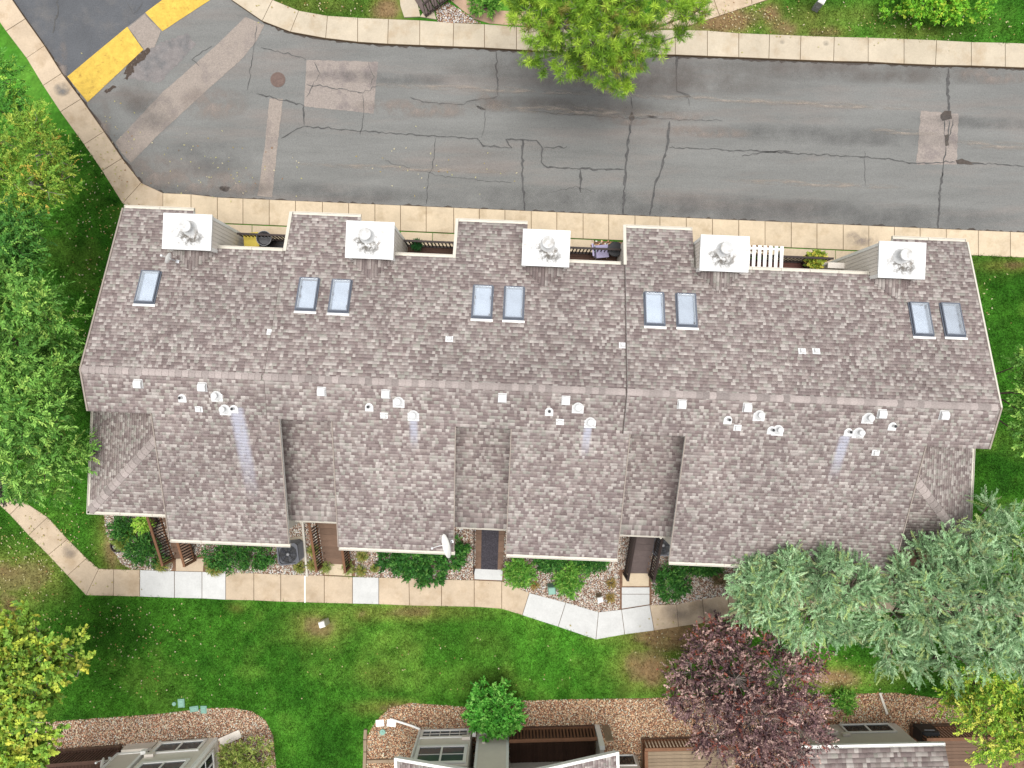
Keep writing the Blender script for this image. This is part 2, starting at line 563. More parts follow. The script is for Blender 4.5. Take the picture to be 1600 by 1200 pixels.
M['st_pink'] = soft_patch_mat('pink_grit', A(172, 159, 150), 1.1)
M['st_dark'] = soft_patch_mat('dark_blotch', A(112, 111, 111), .8, .34, .66, .42)  # darker soft blotches, some in a band along the lower kerb
M['st_pale'] = soft_patch_mat('worn_streak', A(184, 172, 160), 2.2, .45, .62, .8, (.5, 3, 1))
M['st_brown'] = soft_patch_mat('brown_dust_shade', A(130, 121, 115), .7, .35, .65, .6)  # road dust, and tree shade painted on the walk
M['st_grey'] = soft_patch_mat('grey_patch', A(140, 140, 140), 1.5, .35, .6, .8)  # greyer tone on one corner slab
M['st_grime'] = soft_patch_mat('cap_grime', A(118, 112, 104), 4.5, .44, .58, .85)
M['st_rust'] = soft_patch_mat('cap_dust', A(168, 156, 142), 5.0, .50, .66, .7)
_stz = [0]


def soft_patch(px, py, rx, ry, mat, parent=None, z=None, rot=-2.2, n=14):
    """soft-edged patch lying on the surface, for dirt and painted shade, fading out towards its rim"""
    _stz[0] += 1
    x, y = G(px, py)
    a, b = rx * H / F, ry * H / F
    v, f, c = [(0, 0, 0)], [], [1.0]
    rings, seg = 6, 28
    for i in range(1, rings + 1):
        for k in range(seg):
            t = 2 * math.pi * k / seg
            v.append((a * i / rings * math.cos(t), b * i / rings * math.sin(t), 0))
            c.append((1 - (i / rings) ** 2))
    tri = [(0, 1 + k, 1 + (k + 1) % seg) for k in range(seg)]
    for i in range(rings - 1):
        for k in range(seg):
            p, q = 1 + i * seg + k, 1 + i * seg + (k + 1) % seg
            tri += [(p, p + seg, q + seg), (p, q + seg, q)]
    me = npmesh('dirt_shade_patch', v, tri, M[mat], np.repeat(np.array(c)[:, None], 3, 1))
    return place('dirt_shade_patch', me, parent or road, (x, y, (ZR + .020 if z is None else z) + .0006 * (_stz[0] % 12)), (0, 0, R(rot)))


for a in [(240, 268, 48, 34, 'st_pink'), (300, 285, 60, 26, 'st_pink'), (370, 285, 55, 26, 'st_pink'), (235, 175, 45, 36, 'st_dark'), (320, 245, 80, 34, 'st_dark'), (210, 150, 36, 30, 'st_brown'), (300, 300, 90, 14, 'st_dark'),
          (760, 138, 230, 6, 'st_pale'), (900, 172, 190, 9, 'st_pale'), (1130, 154, 260, 5, 'st_pale'), (1290, 163, 160, 5, 'st_pale'), (1560, 226, 90, 8, 'st_pale'), (1270, 286, 160, 6, 'st_pale'), (640, 262, 220, 5, 'st_pale'),
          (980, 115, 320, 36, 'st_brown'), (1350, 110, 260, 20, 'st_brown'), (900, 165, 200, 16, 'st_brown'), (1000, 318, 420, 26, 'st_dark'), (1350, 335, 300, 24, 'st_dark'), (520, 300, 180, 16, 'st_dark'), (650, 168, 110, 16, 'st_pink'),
          (980, 186, 60, 10, 'st_pink'), (1060, 180, 50, 8, 'st_pink'), (770, 155, 30, 20, 'st_pink'), (1300, 210, 240, 18, 'st_dark'), (1530, 190, 120, 12, 'st_dark'), (1100, 205, 90, 10, 'st_pink'), (330, 160, 60, 30, 'st_pink'), (600, 120, 160, 12, 'st_dark'),
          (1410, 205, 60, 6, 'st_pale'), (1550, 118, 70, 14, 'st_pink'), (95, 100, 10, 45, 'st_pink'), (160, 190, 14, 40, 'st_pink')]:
    soft_patch(*a)
sheet('asphalt_patch', [(222, 76), (290, 50), (306, 68), (248, 128), (196, 120), (205, 100)], ZR + .005, M['patch_grey'], road, .05)
sheet('asphalt_patch', [(224, 20), (250, 47), (240, 72), (224, 76), (198, 41)], ZR + .010, M['patch'], road, .02)
sheet('pothole', [(190, 112), (200, 97), (205, 92), (214, 83), (224, 78), (231, 72), (233, 77), (226, 85), (222, 94), (213, 99), (206, 103), (208, 112), (200, 116), (197, 123), (191, 123), (195, 115)], ZR + .012, M['pothole'], road, .05, .06)
sheet('pothole', [(160, 141), (168, 137), (174, 132), (180, 134), (172, 140), (163, 145)], ZR + .012, M['pothole'], road, .03, .06)
sheet('pothole', [(1471, 178), (1478, 172), (1488, 172), (1490, 184), (1474, 188)], ZR + .012, M['dirtline'], road, .03)
sheet('pothole', [(1478, 210), (1484, 208), (1485, 226), (1480, 227)], ZR + .012, M['dirtline'], road, .02)
sheet('pothole', [(1495, 249), (1505, 247), (1520, 252), (1536, 254), (1520, 256), (1498, 255)], ZR + .012, M['dirtline'], road, .015)
sheet('pothole', [(982, 182), (988, 172), (993, 184), (986, 190)], ZR + .012, M['dirtline'], road, .015)


def speed_hump(pts):
    """painted hump: pts = 4 px corners, arched across the short side"""
    a, b, c, d = [np.array(G(*p)) for p in pts]      # a-b long side, d-c other long side
    v, f = [], []
    n, mcols = 8, 14
    for i in range(n + 1):
        t = i / n
        for k in range(mcols + 1):
            s = k / mcols
            p = (a * (1 - s) + b * s) * (1 - t) + (d * (1 - s) + c * s) * t
            j = random.uniform(-.012, .012) if i in (0, n) else 0
            v.append((p[0] + j, p[1] + j, ZR + .013 + .05 * math.sin(math.pi * t)))
    for i in range(n):
        for k in range(mcols):
            q = i * (mcols + 1) + k
            f.append((q, q + mcols + 1, q + mcols + 2, q + 1))
    mb = MB().add(v, f)
    return mb.build('speed_hump', M['yellow'], road, smooth=True)


speed_hump([(103, 118), (197, 40), (222, 76), (135, 158)])
speed_hump([(225, 18), (300, -38), (345, -14), (252, 47)])


def crack(pts, w, name='crack_seal', mat='sealant', jit=.045, z=ZR + .015):
    P = [np.array(G(*p)) for p in pts]
    Q = []
    for i in range(len(P) - 1):
        n = max(1, int(np.linalg.norm(P[i + 1] - P[i]) / .13))
        for k in range(n):
            Q.append(P[i] + (P[i + 1] - P[i]) * k / n + rng.normal(0, jit * .5, 2) * (1 if (i or k) else 0))
    Q.append(P[-1])
    v, f = [], []
    for i, q in enumerate(Q):
        t = Q[min(i + 1, len(Q) - 1)] - Q[max(0, i - 1)]
        t = t / (np.linalg.norm(t) + 1e-9)
        nn = np.array((-t[1], t[0]))
        h = w * .42 * random.uniform(.4, 1.35)
        if i in (0, len(Q) - 1): h *= .4
        v += [(*(q + nn * h), z), (*(q - nn * h), z)]
        if i: f.append((2 * i - 2, 2 * i - 1, 2 * i + 1, 2 * i))
    MB().add(v, f).build(name, M[mat], road)


for pts, w in [
    ([(1059, 86), (1057, 120), (1060, 140), (1080, 150)], .10), ([(988, 184), (982, 220), (978, 260), (974, 334)], .12), ([(987, 150), (988, 172)], .05),
    ([(1047, 188), (1045, 222), (1034, 262), (1022, 300), (1016, 336)], .11), ([(817, 218), (816, 260), (818, 300), (820, 330)], .10),
    ([(790, 216), (842, 220), (848, 232), (846, 252), (856, 260), (905, 262), (976, 264)], .07), ([(850, 230), (886, 228)], .06), ([(907, 264), (908, 300)], .11),
    ([(745, 215), (755, 227), (800, 230), (790, 216)], .07), ([(400, 145), (440, 155), (473, 163), (474, 195)], .06), ([(474, 196), (560, 203), (660, 210), (748, 215)], .05),
    ([(474, 196), (455, 204), (438, 215)], .04), ([(775, 78), (776, 110), (778, 148)], .07), ([(778, 148), (768, 152), (730, 156), (724, 162), (660, 157), (640, 150)], .05),
    ([(680, 214), (676, 258), (668, 276), (666, 318)], .035), ([(1484, 105), (1484, 140), (1485, 172)], .14), ([(1485, 186), (1484, 210)], .05), ([(1478, 186), (1478, 212)], .04), ([(1491, 186), (1488, 206), (1480, 218)], .04),
    ([(1480, 228), (1476, 258), (1474, 275)], .05), ([(1474, 268), (1470, 310), (1468, 360)], .09), ([(1046, 230), (1120, 232), (1200, 236), (1300, 241), (1390, 247), (1434, 254), (1495, 252)], .05),
    ([(1520, 254), (1600, 258), (1690, 262)], .05), ([(1160, 243), (1200, 236), (1240, 235)], .05), ([(88, -10), (88, 20), (80, 50)], .07),
    ([(195, 0), (206, 20), (215, 12), (222, 0)], .025), ([(400, 38), (390, 110), (385, 140)], .03), ([(406, 72), (470, 88), (478, 92)], .035),
    ([(478, 130), (540, 138), (566, 144), (590, 132)], .035), ([(566, 144), (568, 172), (562, 210)], .03), ([(490, 96), (500, 112), (490, 128), (478, 150)], .03),
    ([(575, 96), (582, 118), (578, 134)], .03), ([(830, 172), (900, 178), (985, 183), (1030, 184), (1130, 188)], .03), ([(1060, 150), (1076, 150), (1078, 165)], .03),
    ([(600, 250), (640, 262), (700, 276), (800, 284)], .022), ([(860, 300), (900, 290), (930, 300)], .02), ([(330, 70), (318, 76), (300, 90), (310, 102)], .03),
    ([(758, 168), (757, 200), (752, 214)], .025), ([(1352, 235), (1354, 290)], .02),
]:
    crack(pts, w)
# grit that gathers along the kerbs
for js, a, b in ((UP_J, 3, 30), (LEFT_J, 1, 8), (LOW_J, 0, 36)):
    for i in range(a, b):
        p, q = js[i][1], js[i + 1][1]
        crack([p, q], .13, 'kerb_grit', 'dirtline', .05, ZR + .003)
crack([LEFT_J[-1][1], (236, 297), LOW_J[0][1]], .13, 'kerb_grit', 'dirtline', .05, ZR + .003)

mx, my = G(433, 123)
mh = MB().lathe([(.30, 0), (.30, .012), (.27, .012), (.27, .006), (.255, .006), (.255, .014), (.0, .014)], 28)
for k in range(-4, 5):
    L_ = math.sqrt(.24 ** 2 - (k * .05) ** 2)
    mh.box(-L_, L_, k * .05 - .008, k * .05 + .008, .013, .020)
props(mh.build('manhole_cover', M['iron'], None, (mx, my, ZR + .004)), 'round rusty manhole cover in the road beside the square patch', 'manhole cover')


# ---------- lawns as fine grids with a colour field
DRY = [(500, 978, 45, 28, .9), (560, 958, 60, 16, .6), (650, 955, 130, 16, .55), (590, 1055, 45, 25, .25), (720, 1062, 80, 28, .22), (760, 1000, 40, 30, .2), (1050, 992, 66, 28, 1.5), (1010, 1045, 45, 45, 1.0),
       (20, 900, 75, 45, .9), (10, 950, 40, 60, .8), (172, 850, 22, 48, .95), (200, 880, 45, 12, .6), (1130, 28, 60, 28, 1.2), (1225, 45, 40, 18, .9), (1205, 20, 20, 20, 1.0), (1290, 50, 40, 12, .8), (605, 15, 28, 22, 1.3),
       (490, 8, 90, 18, .5), (600, 1105, 45, 12, .8), (1580, 415, 45, 10, .8), (1320, 25, 80, 20, .35), (1300, 1060, 80, 18, .9), (370, 950, 12, 8, .5), (1260, 30, 50, 25, .5), (1430, 50, 90, 14, .3), (620, 1000, 100, 40, .12)]


def lawn_cols(x, y, jitter=0.0):
    px, py = x * F / H + 800, 600 - y * F / H
    n1 = vnoise(x, y, 2.1) * .5 + vnoise(x, y, .8) * .3 + vnoise(x, y, .3) * .2
    n2 = vnoise(x + 40, y - 9, 1.3) * .6 + vnoise(x - 13, y + 4, .45) * .4
    g_d, g_m, g_l = np.array(A(50, 112, 20)), np.array(A(84, 156, 38)), np.array(A(132, 180, 64))
    t = np.clip((n1 - .28) / .5, 0, 1)[..., None]
    c = g_d * (1 - t) + g_m * t
    t2 = np.clip((n2 - .52) / .4, 0, 1)[..., None] * .5
    c = c * (1 - t2) + g_l * t2
    d = np.zeros(x.shape)
    for (cx, cy, rx, ry, s) in DRY:
        d = np.maximum(d, s * np.exp(-(((px - cx) / rx) ** 2 + ((py - cy) / ry) ** 2)))
    d = np.clip(d * (.45 + 1.1 * n2), 0, 1)[..., None]
    dry = np.where((d > .62), np.array(A(150, 124, 86)), np.array(A(150, 146, 72)))
    c = c * (1 - d) + dry * d
    fine = .62 + .76 * (vnoise(x, y, .16) * .55 + vnoise(x + 7, y, .07) * .45)
    c = c * .9 + c.mean(-1, keepdims=True) * .1 * np.array((1.15, 1.0, .8))
    vigour = 1.03 + .22 * np.clip((px - 330) / 300, 0, 1) * (py > 900)
    return c * (fine * vigour)[..., None]


def mid(j): return ((j[0][0] + j[1][0]) / 2, (j[0][1] + j[1][1]) / 2)


south_edge = [mid(j) for j in SOUTH_J]
north_edge = [mid(j) for j in UP_J]
LAWN_S = GP([(-700, -55)] + south_edge + [(2400, 395), (2400, 1900), (-700, 1900)])
LAWN_N = GP([(2400, 100)] + north_edge[::-1] + [(180, -700), (2400, -700)])


def lawn_grid(poly, step, box):
    xs = np.arange(box[0], box[1], step)
    ys = np.arange(box[2], box[3], step)
    X, Y = np.meshgrid(xs, ys)
    ok = inside(poly, X + step / 2, Y + step / 2)[:-1, :-1]
    idx = np.arange(X.size).reshape(X.shape)
    f = np.stack([idx[:-1, :-1], idx[:-1, 1:], idx[1:, 1:], idx[1:, :-1]], -1)[ok]
    v = np.stack([X.ravel(), Y.ravel(), np.zeros(X.size)], -1)
    c = lawn_cols(X.ravel(), Y.ravel())
    used = np.unique(f)
    remap = -np.ones(X.size, int)
    remap[used] = np.arange(len(used))
    return npmesh('lawn', v[used], remap[f], M['lawn'], c[used])


props(place('lawn', lawn_grid(LAWN_S, .2, (-30, 30, -26, 16))), kind='structure')
props(place('lawn_across_road', lawn_grid(LAWN_N, .25, (-16, 30, 12, 24))), kind='structure')


# ------------------------------------------------------------------ slabs
def slab_poly(name, P, mat, parent, z0=-.15, z1=.03, gap=.011, xy=True):
    """P in photo pixels; shrink a little for the joint"""
    Q = np.array(GP(P))
    c = Q.mean(0)
    Q = c + (Q - c) * np.maximum(.9, 1 - gap / (np.abs(Q - c).max(0) + 1e-6))
    dz = random.uniform(-.004, .004)
    return MB().prism([tuple(q) for q in Q], z0, z1 + dz).build(name, M[mat], parent, bevel=.006)


def strip(parent, J, mat, skip=()):
    for i in range(len(J) - 1):
        if i in skip: continue
        m = mat[i] if isinstance(mat, (list, dict)) else mat
        slab_poly('slab', [J[i][0], J[i + 1][0], J[i + 1][1], J[i][1]], m, parent)


def bed(name, J, parent=None, z=-.02):
    P = GP([j[0] for j in J] + [j[1] for j in J][::-1])
    o = MB().prism(P, -.155, .006).build(name, M['joint'], parent)
    o['kind'] = 'structure'
    return o


sw_n = bed('sidewalk_across_road', UP_J)
strip(sw_n, UP_J, 'pale_slab')
sw_w = bed('sidewalk_corner', LEFT_J + LOW_J[:1])
strip(sw_w, LEFT_J + LOW_J[:1], 'tan_slab')
sw_s = bed('sidewalk', LOW_J)
strip(sw_s, LOW_J, 'warm_slab')
# narrow second row of slabs below the sidewalk, towards the balconies
for x0, x1 in [(300, 352), (352, 394), (394, 455), (590, 625), (626, 676), (676, 712), (840, 928), (1198, 1305), (1305, 1380)]:
    slab_poly('slab', [(x0, low_bot(x0) + 1), (x1, low_bot(x1) + 1), (x1, low_bot(x1) + 30), (x0, low_bot(x0) + 30)], 'warm_slab', sw_s, z1=.02)

WALK_J = [((-60, 670), (-105, 675)), ((-25, 715), (-70, 722)), ((8, 752), (-25, 765)), ((37, 783), (16, 804)), ((75, 808), (45, 836)), ((106, 842), (76, 867)), ((136, 872), (106, 899)), ((155, 888), (135, 930)), ((178, 889), (178, 931)),
          ((219, 890), (219, 932)), ((273, 892), (273, 934)), ((316, 893), (316, 935)), ((353, 894), (353, 937)), ((397, 895), (397, 938)), ((439, 897), (439, 940)), ((477, 898), (477, 941)), ((507, 899), (507, 942)), ((551, 901), (551, 943)),
          ((592, 902), (592, 944)), ((639, 903), (640, 946)), ((690, 905), (690, 947)), ((741, 906), (741, 948)), ((784, 908), (784, 951)), ((827, 926), (816, 961)), ((884, 941), (872, 979)), ((935, 956), (931, 999)),
          ((971, 952), (976, 991)), ((1015, 945), (1022, 985)), ((1057, 944), (1060, 979)), ((1097, 935), (1101, 973)), ((1137, 930), (1140, 967)), ((1180, 924), (1182, 961)), ((1222, 920), (1224, 957)), ((1265, 918), (1266, 955)), ((1310, 918), (1310, 955)),
          ((1400, 920), (1400, 957)), ((1500, 924), (1500, 960)), ((1600, 928), (1600, 965)), ((1720, 932), (1720, 970))]
white_i = {9, 10, 11, 17, 23, 24, 25, 26}
walk = bed('garden_walk', WALK_J)
strip(walk, WALK_J, {i: ('white_slab' if i in white_i else 'tan_slab') for i in range(len(WALK_J))})
for P, m in [([(275, 872), (320, 872), (318, 893), (275, 892)], 'tan_slab'), ([(508, 880), (552, 880), (550, 900), (507, 898)], 'warm_slab'),
             ([(741, 888), (786, 888), (785, 907), (741, 905)], 'white_slab'), ([(972, 895), (1014, 895), (1014, 916), (972, 916)], 'warm_slab'),
             ([(971, 917), (1015, 917), (1015, 928), (971, 928)], 'white_slab'), ([(971, 928), (1015, 928), (1015, 944), (971, 951)], 'white_slab')]:
    slab_poly('slab', P, m, walk, z1=.04)
for a in [(98, 140, 15, 12, 'st_grey'), (1290, 68, 6, 5, 'st_dark'), (1222, 66, 5, 4, 'st_dark'), (1060, 955, 30, 16, 'st_brown'), (1110, 950, 36, 16, 'st_brown'), (1345, 372, 30, 14, 'st_pink'), (110, 860, 14, 14, 'st_brown')]:  # brown pair near the junipers paints tree shade onto the slabs
    soft_patch(*a, parent=walk, z=.037)
# across the road: diagonal path and the curved pink path
dp = MB().prism(GP([(1002, 46), (1062, 46), (1240, -13), (1330, -50), (1230, -60), (1100, -8), (1020, 20)]), -.15, .004).build('diagonal_path', M['joint'])
dp['kind'] = 'structure'
for P in [[(1010, 45), (1063, 45), (1077, 40), (1072, 10), (1020, 22)], [(1077, 40), (1124, 25), (1114, -4), (1072, 10)], [(1124, 25), (1175, 8), (1170, -24), (1114, -4)], [(1175, 8), (1240, -14), (1225, -50), (1170, -24)]]:
    slab_poly('slab', P, 'tan_slab', dp)
pp = MB().prism(GP([(690, -8), (706, 2), (722, 16), (742, 30), (765, 37), (800, 40), (835, 41), (835, 18), (800, 18), (765, 16), (742, 4), (730, -12), (720, -40), (680, -40)]), -.15, .022).build('curved_path', M['path_pink'])
pp['kind'] = 'structure'


# ------------------------------------------------------------------ gravel beds
BEDS = {
    'gravel_bed_by_townhouse': ([(162, 800), (166, 830), (178, 862), (190, 880), (205, 889), (275, 892), (353, 894), (477, 898), (600, 902), (741, 906), (786, 908), (827, 926), (884, 941), (935, 956), (971, 952), (1015, 945), (1057, 944), (1137, 930), (1300, 917), (1480, 922), (1480, 790), (1040, 790), (520, 780), (162, 760)],
                                [(150, 800, 1420, 960)], [(214, 196, 180), (188, 164, 148), (160, 134, 118), (232, 220, 208), (130, 108, 98), (200, 176, 160)]),
    'gravel_bed_lower_left': ([(70, 1128), (150, 1122), (250, 1115), (300, 1109), (330, 1106), (365, 1106), (395, 1111), (415, 1125), (427, 1148), (432, 1200), (432, 1330), (20, 1330), (50, 1140)],
                              [(40, 1090, 440, 1230)], [(212, 180, 156), (186, 146, 120), (160, 118, 94), (228, 204, 182), (126, 92, 74), (200, 162, 134)]),
    'gravel_bed_lower_right': ([(572, 1330), (573, 1150), (588, 1126), (608, 1106), (640, 1098), (700, 1102), (735, 1105), (800, 1095), (900, 1092), (1000, 1091), (1100, 1088), (1290, 1085), (1400, 1082), (1500, 1095), (1640, 1110), (1640, 1330)],
                               [(560, 1075, 1520, 1230)], [(208, 172, 142), (186, 142, 110), (158, 114, 88), (226, 200, 174), (124, 88, 68), (198, 156, 122)]),
    'gravel_bed_across_road': ([(680, 15), (700, 4), (722, 18), (742, 32), (752, 37), (700, 36), (684, 34)], [(670, 0, 760, 40)], [(226, 214, 200), (196, 170, 150), (160, 122, 98), (240, 232, 224), (140, 104, 84), (206, 180, 160)]),
    'gravel_strip_by_balcony': ([(924, 376), (975, 378), (975, 392), (924, 390)], [(920, 370, 980, 395)], [(226, 204, 176), (176, 136, 104), (120, 88, 66), (236, 220, 200), (100, 72, 54), (200, 160, 128)]),
    'gravel_strip_by_pergola': ([(1160, 383), (1202, 385), (1202, 400), (1160, 398)], [(1150, 378, 1210, 404)], [(226, 204, 176), (176, 136, 104), (120, 88, 66), (236, 220, 200), (100, 72, 54), (200, 160, 128)]),
}
NOGRAVEL = [GP(P) for P in ([(270, 868), (322, 868), (322, 895), (270, 895)], [(505, 876), (555, 876), (555, 903), (505, 903)], [(739, 884), (788, 884), (788, 910), (739, 910)], [(968, 890), (1018, 890), (1018, 955), (968, 955)])]
BEDPOLY = []
for bname, (poly, boxes, pal) in BEDS.items():
    P = GP(poly)
    BEDPOLY.append(P)
    sm = 'dirt'
    b = MB().prism(P, -.15, .012).build(bname, M[sm])
    b['kind'] = 'structure'
    x0, y1 = G(boxes[0][0], boxes[0][1]); x1, y0 = G(boxes[0][2], boxes[0][3])
    big = 'strip' in bname
    dens = 1050 if not big else 160
    n = int((x1 - x0) * (y1 - y0) * dens)
    sx, sy = rng.uniform(x0, x1, n), rng.uniform(y0, y1, n)
    ok = inside(P, sx, sy)
    for q in NOGRAVEL: ok &= ~inside(q, sx, sy)
    sx, sy = sx[ok], sy[ok]
    n = len(sx)
    r = rng.uniform(.012, .033, n) * (2.0 if big else 1.0)
    ax = np.stack([r * rng.uniform(.8, 1.4, n), r * rng.uniform(.7, 1.1, n), r * rng.uniform(.45, .8, n)], -1)
    th = rng.uniform(0, 6.28, n)
    base = np.array([(1, 0, 0), (-1, 0, 0), (0, 1, 0), (0, -1, 0), (0, 0, 1), (0, 0, -1)], float)
    V = base[None] * ax[:, None, :] + rng.normal(0, .18, (n, 6, 3)) * ax[:, None, :]
    c_, s_ = np.cos(th)[:, None], np.sin(th)[:, None]
    V = np.stack([V[..., 0] * c_ - V[..., 1] * s_, V[..., 0] * s_ + V[..., 1] * c_, V[..., 2]], -1)
    V += np.stack([sx, sy, .014 + ax[:, 2] * rng.uniform(.3, 1.0, n)], -1)[:, None, :]
    fb = np.array([(0, 2, 4), (2, 1, 4), (1, 3, 4), (3, 0, 4), (2, 0, 5), (1, 2, 5), (3, 1, 5), (0, 3, 5)])
    Fc = (fb[None] + 6 * np.arange(n)[:, None, None]).reshape(-1, 3)
    cp = np.minimum(2.2 * np.array([A(*c) for c in pal]), .75)[rng.choice(len(pal), n, p=[.27, .22, .15, .13, .08, .15])] * rng.uniform(.6, 1.1, (n, 1))
    props(place('gravel_stones', npmesh('gravel_stones', V.reshape(-1, 3), Fc, M['stone'], np.repeat(cp, 6, 0)), b), kind='stuff')


# ------------------------------------------------------------------ the townhouse row (local frame: x along the ridge, y to the street)
TH = R(2.4)
CT, ST = math.cos(TH), math.sin(TH)
TAN = .363
ALPHA = math.atan(TAN)
CA, SA = math.cos(ALPHA), math.sin(ALPHA)
RW, RZ = -.10, 6.5
SEAM1, SEAM2 = -7.62, 3.55
ZO = (0.0, .10, .20)


def LOC(px, py, z):
    x, y = G(px, py, z)
    return (x * CT - y * ST, x * ST + y * CT)


def zroof(u, w, zo): return RZ + zo - TAN * abs(w - RW)
def sec(u): return 0 if u < SEAM1 else (1 if u < SEAM2 else 2)


def on_roof(px, py, low=None):
    z = 5.5
    for _ in range(12):
        u, w = LOC(px, py, z)
        z = zroof(u, w, ZO[sec(u)])
    return u, w, z


HOUSE = empty('townhouse_row', (0, 0, 0), -TH, 'long row of townhouses with mauve grey shingle roof and five white chimneys', 'building')


PALW_ = list(PALW)


class Shingles:
    def __init__(s): s.v, s.c = [], []

    def plane(s, O, Adir, U, intervals, smax, expo=.104, wmin=.065, wmax=.16, lift=1.0, dark=1.0, holes=None):
        """O eave origin, Adir along the eave, U up the slope; intervals(s) -> [(a0,a1)]"""
        O, Adir, U = (np.array(t, float) for t in (O, Adir, U))
        Nn = np.cross(Adir, U)
        if Nn[2] < 0: Nn = -Nn
        s0 = 0.0
        prev = None
        while s0 < smax - .02:
            e = min(expo if not callable(expo) else expo(s0), smax - s0)
            I0, I1 = intervals(s0), intervals(s0 + e * .999)
            for (a0, a1), (b0, b1) in zip(I0, I1):
                if a1 - a0 < .03: continue
                a = a0
                ph = random.random()
                while a < a1 - 1e-4:
                    wd = random.uniform(wmin, wmax) if random.random() < .8 else random.uniform(wmin, wmin * 1.6)
                    nx = min(a + wd, a1)
                    if a1 - nx < .06: nx = a1
                    th = random.choice((.005, .013, .018)) * lift
                    la, lb = a, nx
                    ta, tb = max(a, b0), min(nx, b1)
                    if tb <= ta: ta = tb = min(max((a + nx) / 2, b0), b1)
                    p0 = O + Adir * la + U * (s0 - .004) + Nn * (th + .004)
                    p1 = O + Adir * lb + U * (s0 - .004) + Nn * (th + .004)
                    p2 = O + Adir * tb + U * (s0 + e) + Nn * .004
                    p3 = O + Adir * ta + U * (s0 + e) + Nn * .004
                    q0 = p0 - Nn * (th + .003)
                    q1 = p1 - Nn * (th + .003)
                    s.v += [p0, p1, p2, p3, q0, q1]
                    mpt = (p0 + p2) / 2
                    fade = .86 + .17 * vnoise(mpt[0], mpt[1], 1.7) + .11 * vnoise(mpt[0] + 31, mpt[1] * .5, .6)
                    col = PAL[random.choices(range(len(PAL)), PALW_)[0]] * random.uniform(.9, 1.1) * dark * fade
                    if th < .007: col = col * .93
                    if holes is not None:
                        mc = (p0 + p1 + p2 + p3) / 4
                        if any(h[0] < mc[0] < h[1] and h[2] < mc[1] < h[3] for h in holes):
                            del s.v[-6:]
                            a = nx
                            continue
                    s.c.append(col)
                    a = nx
            s0 += e
        return s

    def build(s, name, parent, mat='shingle'):
        n = len(s.c)
        V = np.array(s.v)
        b = 6 * np.arange(n)[:, None]
        # keep the winding so that tops face up
        V6 = V.reshape(n, 6, 3)
        nz = np.cross(V6[:, 1] - V6[:, 0], V6[:, 3] - V6[:, 0])[:, 2]
        q = np.where((nz > 0)[:, None, None], np.array([(0, 1, 2, 3), (4, 5, 1, 0), (4, 0, 3, 4), (5, 2, 1, 5)])[None],
                     np.array([(3, 2, 1, 0), (0, 1, 5, 4), (4, 3, 0, 4), (5, 1, 2, 5)])[None])
        quads = (q[:, :2] + b[:, :, None]).reshape(-1, 4)
        o = place(name, npmesh(name, V, quads, M[mat], np.repeat(np.array(s.c), 6, 0)), parent)
        o['kind'] = 'stuff'
        return o


np.random.seed(11)


# ----- stains washed down the roof below the metal flues, in building coordinates (u, w start, length, half width, drift)
def add_stains(m, stains):
    N, L = m.node_tree.nodes, m.node_tree.links
    p = N['Principled BSDF']
    src = p.inputs['Base Color'].links[0].from_socket
    tc = N.new('ShaderNodeTexCoord')
    sp = N.new('ShaderNodeSeparateXYZ')
    L.new(tc.outputs['Object'], sp.inputs[0])
    nz = N.new('ShaderNodeTexNoise')
    nz.inputs['Scale'].default_value = 9
    L.new(tc.outputs['Object'], nz.inputs['Vector'])

    def mth(op, a, b=None, c=None):
        n = N.new('ShaderNodeMath')
        n.operation = op
        for i, q in enumerate((a, b, c)):
            if q is None: continue
            if isinstance(q, (int, float)): n.inputs[i].default_value = q
            else: L.new(q, n.inputs[i])
        return n.outputs[0]

    def rng_(v, a, b, lo=0.0, hi=1.0):
        n = N.new('ShaderNodeMapRange')
        n.interpolation_type = 'SMOOTHSTEP'
        L.new(v, n.inputs[0])
        for i, q in enumerate((a, b, lo, hi)): n.inputs[i + 1].default_value = q
        return n.outputs[0]

    tot = None
    for (u0, w0, ln, hw, drift) in stains:
        t = mth('DIVIDE', mth('SUBTRACT', w0, sp.outputs[1]), ln)
        c = mth('MULTIPLY_ADD', t, drift, u0)
        d = mth('ABSOLUTE', mth('SUBTRACT', sp.outputs[0], c))
        a = rng_(d, hw * .35, hw, 1, 0)
        b = mth('MULTIPLY', rng_(t, 0, .03), rng_(t, .25, 1.0, 1, 0))
        k = mth('MULTIPLY', a, b)
        tot = k if tot is None else mth('MAXIMUM', tot, k)
    tot = mth('MULTIPLY', tot, rng_(nz.outputs[0], .2, .6, .55, .95))
    mx = N.new('ShaderNodeMix')
    mx.data_type = 'RGBA'
    L.new(tot, mx.inputs['Factor'])
    L.new(src, mx.inputs['A'])
    mx.inputs['B'].default_value = (*A(205, 205, 218), 1)
    L.new(mx.outputs['Result'], p.inputs['Base Color'])


ST_ = []
for (px, py, ln, hw, dr) in [(368, 634, 3.4, .30, .32), (646, 654, 1.1, .17, .02), (919, 664, 1.2, .17, -.05), (1321, 680, 1.6, .22, -.12)]:
    u, w, z = on_roof(px, py)
    ST_.append((u, w, ln, hw, dr))
add_stains(M['shingle'], ST_)

